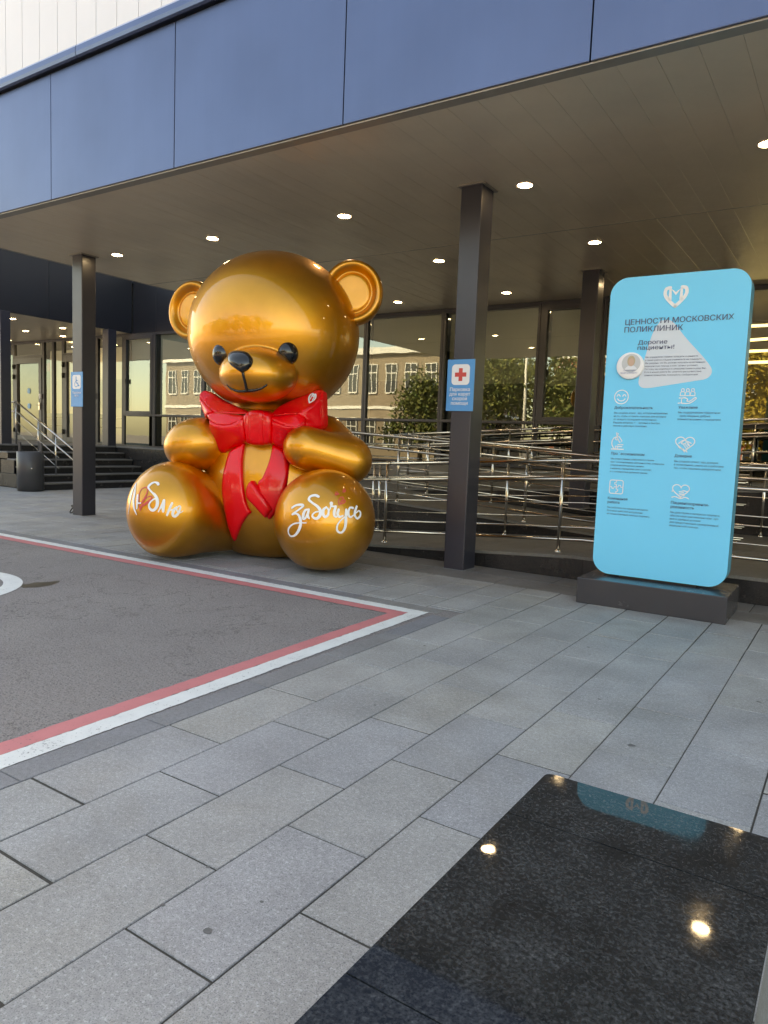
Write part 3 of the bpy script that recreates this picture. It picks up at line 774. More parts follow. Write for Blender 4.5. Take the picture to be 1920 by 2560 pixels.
# heart emblem: an M inside a heart outline
def emblem(m, cx, cz, s, y):
    wd = .15 * s
    for sg in (-1, 1):
        flat_stroke(m, [(cx + sg * a * s, cz + b * s) for a, b in ((.26, .40), (.42, .36), (.47, .18), (.40, -.02), (.20, -.26), (0, -.44))], wd, y)
    flat_stroke(m, [(cx + a * s, cz + b * s) for a, b in ((-.24, -.12), (-.24, .36), (0, .12), (.24, .36), (.24, -.12))], wd * .95, y, sm=False)
dec('heart_emblem', M['print_white'], lambda m: emblem(m, -.003, 2.962, .205, Y2))
TW = M['print_grey']
dec('title', TW, lambda m: (text_on(m, 'ЦЕННОСТИ МОСКОВСКИХ', -.449, 2.722, .070, .96, Y3, bold=.012), text_on(m, 'ПОЛИКЛИНИК', -.453, 2.650, .070, .536, Y3, bold=.012)))
dec('greeting', TW, lambda m: (text_on(m, 'Дорогие', -.315, 2.530, .055, .268, Y3, bold=.012), text_on(m, 'пациенты!', -.317, 2.480, .055, .336, Y3, bold=.012)))
def para(name, lines, u, z, dz, ref_w, ref_i, mat=TW):
    def go(m):
        v, f = glyphs(lines[ref_i]); h = ref_w / (v[:, 0].max() - v[:, 0].min())
        for i, t in enumerate(lines): text_on(m, t, u, z - dz * i, h, None, Y3)
    return dec(name, mat, go)
para('paragraph', ['Мы определили главные принципы и ценности', 'в своей работе и будем стремиться им следовать.', 'Мы уверены, что Вы должны получать качественную', 'медицинскую помощь в комфортных условиях.', 'Поэтому мы меняемся и совершенствуемся ради Вас.', 'Если в нашей работе Вы заметили несоответствие', 'данным принципам, пожалуйста, сообщите нам.'], -.236, 2.400, .0283, .535, 2)
blocks = [(-.498, 1.915, ['Доброжелательность'], .364, 0, ['Мы создаем атмосферу, которая направлена', 'на то, чтобы оставить хорошее впечатление', 'от каждого посещения поликлиники.', 'Решаем вопросы эффективно и быстро,', 'мысля и действуя позитивно.'], 1.868, .502, 0),
          (.098, 1.922, ['Уважение'], .168, 0, ['Мы поддерживаем корректную', 'форму общения, добрые', 'взаимоотношения с пациентами.'], 1.878, .378, 2),
          (-.499, 1.465, ['Профессионализм'], .318, 0, ['Мы ответственно относимся к своим', 'профессиональным обязанностям, совершен-', 'ствуем необходимые знания', 'и навыки, перенимая опыт у коллег,', 'и с готовностью делимся своим.'], 1.418, .512, 1),
          (.097, 1.468, ['Доверие'], .152, 0, ['Мы создаем атмосферу доверия', 'в поликлинике, ценим ее и работаем', 'так, чтобы пациенты доверяли нам.'], 1.420, .43, 1),
          (-.501, 1.022, ['Командная', 'работа'], .19, 0, ['Мы работаем как единый механизм.', 'Все наши действия направлены', 'на предоставление помощи пациенту.'], .935, .415, 2),
          (.097, 1.022, ['Пациентоориенти-', 'рованность'], .335, 0, ['Мы действуем в интересах пациента,', 'обеспечивая максимально комфорт-', 'ные и удобные условия', 'для предоставления своевременной', 'медицинской помощи.'], .935, .43, 1)]
for u, z, hd, hw, hi, ln, pz, pw_, pi_ in blocks:
    def heading(m, u=u, z=z, hd=hd, hw=hw):
        v, f = glyphs(hd[0]); h = hw / (v[:, 0].max() - v[:, 0].min())
        for i, t in enumerate(hd): text_on(m, t, u, z - i * .039, h, None, Y3, bold=.012)
    dec('heading', TW, heading)
    para('paragraph', ln, u, pz, .0315, pw_, pi_)
IW = .0085
def icon(name, fn): dec(name, M['print_white'], fn)
def smile(m):
    c = (-.438, 2.030); flat_stroke(m, [(c[0] + .066 * math.cos(a), c[1] + .066 * math.sin(a)) for a in np.linspace(0, 2 * math.pi, 17)], IW, Y2)
    for sx in (-1, 1): flat_stroke(m, [(c[0] + sx * .042, c[1] + .008), (c[0] + sx * .028, c[1] + .024), (c[0] + sx * .012, c[1] + .008)], IW, Y2)
    flat_stroke(m, [(c[0] - .036, c[1] - .018), (c[0] - .016, c[1] - .036), (c[0] + .016, c[1] - .036), (c[0] + .036, c[1] - .018)], IW, Y2)
icon('smile_icon', smile)
def people(m):
    for k in range(3):
        x = .125 + k * .044
        flat_stroke(m, [(x + .013 * math.cos(a), 2.093 + .014 * math.sin(a)) for a in np.linspace(0, 2 * math.pi, 9)], IW * .8, Y2)
        flat_stroke(m, [(x - .02, 2.044), (x - .02, 2.068), (x - .012, 2.078), (x + .012, 2.078), (x + .02, 2.068), (x + .02, 2.044)], IW * .8, Y2, sm=False)
    flat_stroke(m, [(.103, 2.042), (.235, 2.042)], IW, Y2, sm=False)
    flat_stroke(m, [(.098, 2.02), (.12, 2.02), (.12, 1.975), (.092, 1.972)], IW, Y2, sm=False)
    flat_stroke(m, [(.12, 2.018), (.15, 2.022), (.175, 2.005), (.165, 1.995), (.19, 1.99), (.235, 2.022), (.245, 2.012), (.19, 1.972), (.12, 1.972)], IW, Y2)
icon('people_icon', people)
def micro(m):
    flat_stroke(m, [(-.50, 1.520), (-.385, 1.520)], IW * 1.3, Y2, sm=False)
    flat_stroke(m, [(-.475, 1.525), (-.497, 1.56), (-.498, 1.60), (-.478, 1.632), (-.452, 1.642)], IW, Y2)
    flat_stroke(m, [(-.462, 1.68), (-.442, 1.672), (-.452, 1.65), (-.430, 1.64), (-.402, 1.60), (-.425, 1.585), (-.448, 1.63), (-.462, 1.68)], IW, Y2, sm=False)
    flat_stroke(m, [(-.455 + .012 * math.cos(a), 1.622 + .012 * math.sin(a)) for a in np.linspace(0, 2 * math.pi, 9)], IW * .8, Y2)
    flat_stroke(m, [(-.44, 1.565), (-.39, 1.565)], IW, Y2, sm=False); flat_stroke(m, [(-.432, 1.545), (-.40, 1.545)], IW, Y2, sm=False)
    flat_stroke(m, [(-.462, 1.525), (-.462, 1.55), (-.442, 1.55), (-.442, 1.525)], IW, Y2, sm=False)
icon('microscope_icon', micro)
def shake(m):
    flat_stroke(m, heart(.18, 1.598, .168, .150), IW, Y2, True)
    flat_stroke(m, [(.125, 1.595), (.16, 1.625), (.195, 1.618), (.235, 1.60)], IW, Y2); flat_stroke(m, [(.165, 1.622), (.148, 1.598), (.17, 1.592), (.20, 1.605), (.228, 1.565)], IW, Y2)
    for k in range(4): flat_stroke(m, [(.125 + k * .022, 1.565 - k * .010), (.143 + k * .020, 1.548 - k * .010)], IW, Y2, sm=False)
    for k in range(3): flat_stroke(m, [(.165 + k * .018, 1.590 - k * .0), (.196 + k * .014, 1.548 + k * .012)], IW * .8, Y2, sm=False)
icon('handshake_icon', shake)
def puzzle(m):
    rr = round_rect(-.492, -.362, 1.082, 1.214, .018, 4); flat_stroke(m, rr, IW, Y2, True, False)
    flat_stroke(m, [(-.427, 1.214), (-.427, 1.196), (-.443, 1.192), (-.445, 1.176), (-.427, 1.172), (-.427, 1.148)], IW, Y2, sm=False)
    flat_stroke(m, [(-.427, 1.148), (-.427, 1.128), (-.411, 1.124), (-.411, 1.106), (-.427, 1.103), (-.427, 1.082)], IW, Y2, sm=False)
    flat_stroke(m, [(-.492, 1.148), (-.472, 1.148), (-.468, 1.132), (-.452, 1.132), (-.447, 1.148), (-.408, 1.148), (-.404, 1.164), (-.388, 1.164), (-.384, 1.148), (-.362, 1.148)], IW, Y2, sm=False)
icon('puzzle_icon', puzzle)
def care(m):
    flat_stroke(m, heart(.176, 1.155, .150, .135), IW, Y2, True)
    flat_stroke(m, [(.10, 1.085), (.13, 1.092), (.176, 1.078), (.22, 1.092), (.25, 1.08)], IW, Y2)
    for k in range(4): flat_stroke(m, [(.162 + k * .002, 1.142 - k * .016), (.198 + k * .004, 1.150 - k * .014)], IW * .9, Y2, sm=False)
    flat_stroke(m, [(.198, 1.155), (.225, 1.148), (.245, 1.15)], IW, Y2); flat_stroke(m, [(.098, 1.14), (.108, 1.155)], IW, Y2, sm=False)
icon('care_icon', care)
# round portrait badge
bd = MB().lathe([(.1275, .006), (.13, .0), (.1275, -.024), (.120, -.028), (.0001, -.028)], (-.372, 0, 2.328), 48, (Vector((1, 0, 0)), Vector((0, 0, 1)), Vector((0, 1, 0)))).build('portrait_badge', M['print_white'], panel)
M['p_grey'] = plain('portrait backdrop', (.52, .53, .54), .6, 0, .03); M['p_hair'] = plain('portrait hair', (.48, .38, .24), .6, 0, .1, 60)
M['p_skin'] = plain('portrait skin', (.58, .38, .29), .6, 0, .04); M['p_coat'] = plain('portrait coat', (.72, .73, .76), .6, 0, .03); M['p_blue'] = plain('portrait lettering', (.12, .16, .36), .6)
q = MB(); disc(q, -.362, 2.352, .088, -.0295); q.build('portrait_backdrop', M['p_grey'], panel)
def half(m, u, z, r, rz, y, a0, a1, n=24):
    a = np.linspace(R(a0), R(a1), n); m.add([(u + r * math.cos(t), y, z + rz * math.sin(t)) for t in a], [tuple(range(n))])
q = MB(); half(q, -.360, 2.270, .062, .062, -.0305, 20, 160); q.build('portrait_coat', M['p_coat'], panel)
q = MB(); disc(q, -.361, 2.372, .037, -.0312, 28, .050); q.build('portrait_hair', M['p_hair'], panel)
q = MB(); disc(q, -.360, 2.360, .026, -.032, 28, .038); q.build('portrait_face', M['p_skin'], panel)
q = MB(); text_on(q, 'Главный врач', -.372, 2.276, None, .11, -.034, 'C', .0); text_on(q, 'Вашей поликлиники', -.376, 2.254, None, .155, -.034, 'C', .0); q.build('portrait_lettering', M['p_blue'], panel)

# ------------------------------------------------------------------ placards on the two columns
def placard(name, label, x0, x1, y, z0, z1):
    t = thing(name, label, 'sign', ((x0 + x1) / 2, y, z0))
    w2, h = (x1 - x0) / 2, z1 - z0
    pb = MB().box(-w2, w2, -.006, .004, 0, h, .0015).build('plate', M['placard'], t)
    return t, w2, h
t, w2, h = placard('ambulance_placard', 'blue placard with a red cross on the right column', -4.199, -3.842, 7.688, 1.90, 2.502)
q = plate(round_rect(-.118, .118, .305, .545, .045), -.0075, -.0065); q.build('white_square', M['print_white'], t)
q = MB(); q.add([(a * .075 / 3 * 1.0, -.009, .425 + b * .075 / 3) for a, b in ((-1, -3), (1, -3), (1, -1), (3, -1), (3, 1), (1, 1), (1, 3), (-1, 3), (-1, 1), (-3, 1), (-3, -1), (-1, -1))], [(0, 1, 2, 11), (11, 2, 5, 8), (8, 5, 6, 7), (2, 3, 4, 5), (8, 9, 10, 11)]); q.build('red_cross', M['print_red'], t)
q = MB()
for i, s in enumerate(['Парковка', 'для карет', 'скорой', 'помощи']): text_on(q, s, 0, .233 - .0535 * i, .058, None, -.009, 'C', .012)
q.build('lettering', M['print_white'], t)
t, w2, h = placard('wheelchair_placard', 'blue placard with a wheelchair symbol on the left column', -11.634, -11.296, 7.648, 1.905, 2.502)
q = plate(round_rect(-.118, .118, .305, .545, .045), -.0075, -.0065); q.build('white_square', M['print_white'], t)
q = MB(); disc(q, -.012, .505, .013, -.009, 16)
flat_stroke(q, [(-.012, .485), (-.010, .445), (-.008, .405), (.028, .405), (.060, .355), (.072, .360)], .022, -.009, sm=False)
flat_stroke(q, [(-.01, .455), (.03, .447)], .014, -.009, sm=False)
flat_stroke(q, [(-.022, .435), (-.05, .405), (-.052, .37), (-.025, .342), (.012, .345), (.035, .370)], .011, -.009)
q.build('wheelchair_symbol', M['placard'], t)
q = MB()
for i, s in enumerate(['Парковка', 'МГН']): text_on(q, s, 0, .225 - .056 * i, .052, None, -.009, 'C', .012)
q.build('lettering', M['print_white'], t)

# ------------------------------------------------------------------ granite bench in the foreground
bn = thing('granite_bench', 'low bench with a polished black granite top in the foreground', 'bench', (-.41, 0, 0))
def cap(y0, y1, front=False):
    r = .022
    poly = [(-.333, y0), (.333, y0), (.333, y1 - (r if front else 0))]
    if front:
        poly += [(.333 - r + r * math.cos(R(a)), y1 - r + r * math.sin(R(a))) for a in (30, 60, 90)] + [(-.333 + r - r * math.sin(R(a)), y1 - r + r * math.cos(R(a))) for a in (0, 30, 60)]
    poly.append((-.333, y1 - (r if front else 0)))
    m = MB(); m.prism(poly, .445, .482); ins = [(x * .994, y0 + (y - y0) * .9985 + .0006) for x, y in poly]
    n = len(poly); m.add([(x, y, .4821) for x, y in poly] + [(x, y, .4855) for x, y in ins], [tuple(range(n, 2 * n))] + [(i, (i + 1) % n, n + (i + 1) % n, n + i) for i in range(n)])
    return m.build('cap_slab', M['bench'], bn)
cap(1.823, 2.128, True); cap(1.063, 1.8205); cap(.30, 1.0605)
MB().box(-.325, .328, .32, 2.115, 0, .444).build('base', M['bench_side'], bn)

# ------------------------------------------------------------------ litter bin and cable
lb = thing('litter_bin', 'charcoal drum litter bin standing beside the entrance steps', 'bin', (-16.62, 9.85, 0), R(20))
MB().lathe([(.0001, .03), (.26, .03), (.27, .03), (.27, .0), (.285, .0), (.285, .045), (.30, .05), (.30, .94), (.292, .945), (.285, .94), (.285, .25), (.0001, .25)], n=40).build('drum', M['bin'], lb)
for sx in (-1, 1):
    MB().box(sx * .295 - .03, sx * .295 + .03, -.02, .02, .9, 1.16, .004).build('upright', M['bin'], lb)
m = MB()
for z in (.28, .75): m.box(-.335, -.29, -.03, .03, z, z + .08, .004)
m.build('hinge', M['black'], lb)
MB().lathe([(.022, 0), (.02, .012), (.0001, .014)], (.21, -.215, .55), 12, (Vector((.7, .7, 0)), Vector((0, 0, 1)), Vector((.7, -.7, 0)))).build('lock', M['steel'], lb)
cb = thing('power_cable', 'black cable end hanging in a loop at the foot of the wheelchair column', 'cable', (-11.75, 7.80, 0))
MB().tube([(.12, .0, .12), (.06, -.01, .155), (-.01, -.02, .13), (-.075, -.03, .07), (-.10, -.04, .02), (-.07, -.05, .010), (-.02, -.05, .02), (.02, -.03, .07), (.03, -.02, .12)], .011, 8).build('loop', M['black'], cb)
MB().box(-.06, .12, -.05, .03, .12, .155, .01).build('plug', M['black'], cb)

# ------------------------------------------------------------------ the golden bear
BY = R(20)
bear = thing('bear_sculpture', 'giant golden seated teddy bear sculpture with a red bow', 'sculpture', (-6.22, 7.05, 0))
# local axes: u = image-right side of the bear, s = forward; stored as x = u, y = -s
bear.rotation_euler.z = BY
def LB(a): a = np.asarray(a, float); return np.stack([a[..., 0], -a[..., 1], a[..., 2]], axis=-1)
# ---- bear surfaces as signed distances in the statue's own frame (u lateral, s forward, z up; metres)
def ell(p, c, r, R=None):
    q = p - np.array(c)
    if R is not None:
        q = q @ R
    r = np.array(r, float)
    k0 = np.linalg.norm(q / r, axis=-1)
    k1 = np.linalg.norm(q / (r * r), axis=-1) + 1e-9
    return k0 * (k0 - 1.0) / k1
def cone(p, a, b, ra, rb):
    a = np.array(a, float); b = np.array(b, float)
    ab = b - a
    t = np.clip(((p - a) @ ab) / (ab @ ab), 0, 1)
    t2 = t * t * (3 - 2 * t)
    return np.linalg.norm(p - a - t[..., None] * ab, axis=-1) - (ra + (rb - ra) * t2)
def smin(a, b, k):
    h = np.maximum(k - np.abs(a - b), 0) / k
    return np.minimum(a, b) - h * h * k * 0.25
def smax(a, b, k):
    return -smin(-a, -b, k)
HEAD_C = (-0.09, 0.10, 2.775)
EYES = [((-.368, .975, 2.435), (.112, .115, .135)), ((.398, .895, 2.465), (.124, .135, .142))]
def d_skull(p):
    return ell(p, HEAD_C, (1.065, 1.03, 1.005))
def d_muzzle(p):
    return ell(p, (0.075, 0.95, 2.205), (0.435, 0.47, 0.312))
def d_head(p):
    d = smin(d_skull(p), d_muzzle(p), 0.022)
    return d
def d_body(p):
    d = smin(ell(p, (-.07, 0.0, .84), (1.0, .80, .97)), ell(p, (-.08, -.02, 1.46), (.74, .60, .64)), .25)
    return smax(d, 0.004 - p[..., 2], .06)
def d_foot_l(p):
    d = smin(ell(p, (-1.03, .86, .575), (.535, .56, .595)), cone(p, (-.95, .6, .53), (-.55, .05, .46), .52, .46), .12)
    return smax(d, 0.004 - p[..., 2], .10)
def d_foot_r(p):
    d = smin(ell(p, (.905, .90, .58), (.575, .58, .592)), cone(p, (.82, .6, .54), (.45, .05, .44), .5, .40), .12)
    return smax(d, 0.004 - p[..., 2], .10)
def rot_us(deg_uz, deg_s):
    a = math.radians(deg_uz); b = math.radians(deg_s)
    ax = np.array([math.cos(a) * math.cos(b), math.sin(b), math.sin(a) * math.cos(b)])
    up = np.array([-math.sin(a), 0, math.cos(a)])
    return np.stack([ax, np.cross(up, ax), up], axis=1)
def d_arm_l(p):
    d = ell(p, (-.92, .55, 1.385), (.38, .35, .315), rot_us(22, -25))
    return smin(d, cone(p, (-.80, .45, 1.38), (-.56, .02, 1.50), .30, .30), .10)
def d_arm_r(p):
    d = cone(p, (.575, .72, 1.40), (1.02, .42, 1.265), .255, .275)
    return smin(d, cone(p, (1.0, .40, 1.27), (.60, .0, 1.55), .27, .26), .08)
def grad(fn, p):
    e = 1e-4
    g = np.stack([fn(p + np.array(v)) - fn(p - np.array(v)) for v in ((e, 0, 0), (0, e, 0), (0, 0, e))], axis=-1)
    return g / (np.linalg.norm(g, axis=-1, keepdims=True) + 1e-12)

def star(fn, c, rmax, sub=5, squash=None):
    """mesh of a star-shaped surface: march outwards from c until the distance changes sign"""
    bm = bmesh.new(); bmesh.ops.create_icosphere(bm, subdivisions=sub, radius=1.0); bm.verts.index_update()
    D = np.array([v.co[:] for v in bm.verts]); F = [[v.index for v in f.verts] for f in bm.faces]; bm.free()
    D /= np.linalg.norm(D, axis=1, keepdims=True); c = np.array(c, float)
    lo = np.zeros(len(D)); hi = np.full(len(D), rmax)
    steps = np.linspace(.02, 1, 60) * rmax; found = np.zeros(len(D), bool)
    for s in steps:                                    # last inside point before leaving
        ins = fn(c + D * s) < 0
        upd = ~found
        lo = np.where(upd & ins, s, lo); newly = upd & ~ins; hi = np.where(newly, s, hi); found |= newly
    for _ in range(26):
        mid = (lo + hi) / 2; ins = fn(c + D * mid[:, None]) < 0
        lo = np.where(ins, mid, lo); hi = np.where(ins, hi, mid)
    V = c + D * ((lo + hi) / 2)[:, None]
    Vl = LB(V)
    return MB().add(Vl.tolist(), [tuple(f[::-1]) for f in F], True)
body = star(d_body, (-.07, 0, .9), 2.4, 6).build('torso', M['gold'], bear)
head = star(d_head, (-.05, .25, 2.6), 2.6, 7).build('head', M['gold'], bear)
arm1 = star(d_arm_l, (-.86, .46, 1.42), 1.6, 5).build('arm', M['gold'], bear)
arm2 = star(d_arm_r, (.93, .42, 1.31), 1.8, 5).build('arm', M['gold'], bear)
leg1 = star(d_foot_l, (-.98, .62, .52), 1.9, 6).build('leg', M['gold'], bear)
leg2 = star(d_foot_r, (.86, .66, .54), 1.9, 6).build('leg', M['gold'], bear)
tag(leg1, 'left leg lettered in white brush script'); tag(leg2, 'right leg lettered in white brush script')
# ears: a rounded disc with a rolled rim and a dished middle holding a second raised oval
def ear(c, nrm, tilt, rx, rz):
    A = Vector(LB(nrm)).normalized(); Z = Vector((math.sin(tilt), 0, math.cos(tilt))); X = Z.cross(A).normalized(); Z = A.cross(X).normalized()
    prof = [(.0001, .050), (.40, .052), (.54, .048), (.61, .030), (.66, .034), (.73, .070), (.80, .098), (.87, .106), (.94, .090), (.985, .055), (1.0, .0), (.985, -.06), (.93, -.10), (.8, -.13), (.5, -.15), (.0001, -.155)]
    pr = spline(prof, 4)
    return MB().lathe([(max(r, 1e-4) * rx, h) for r, h in pr], LB(c), 72, (X, Z, A), 1.0, rz / rx).build('ear', M['gold'], head)
ear((-1.235, .02, 3.09), (-.18, 1, .05), R(-4), .365, .385)
ear((.885, .02, 3.300), (.22, 1, .08), R(4), .375, .400)
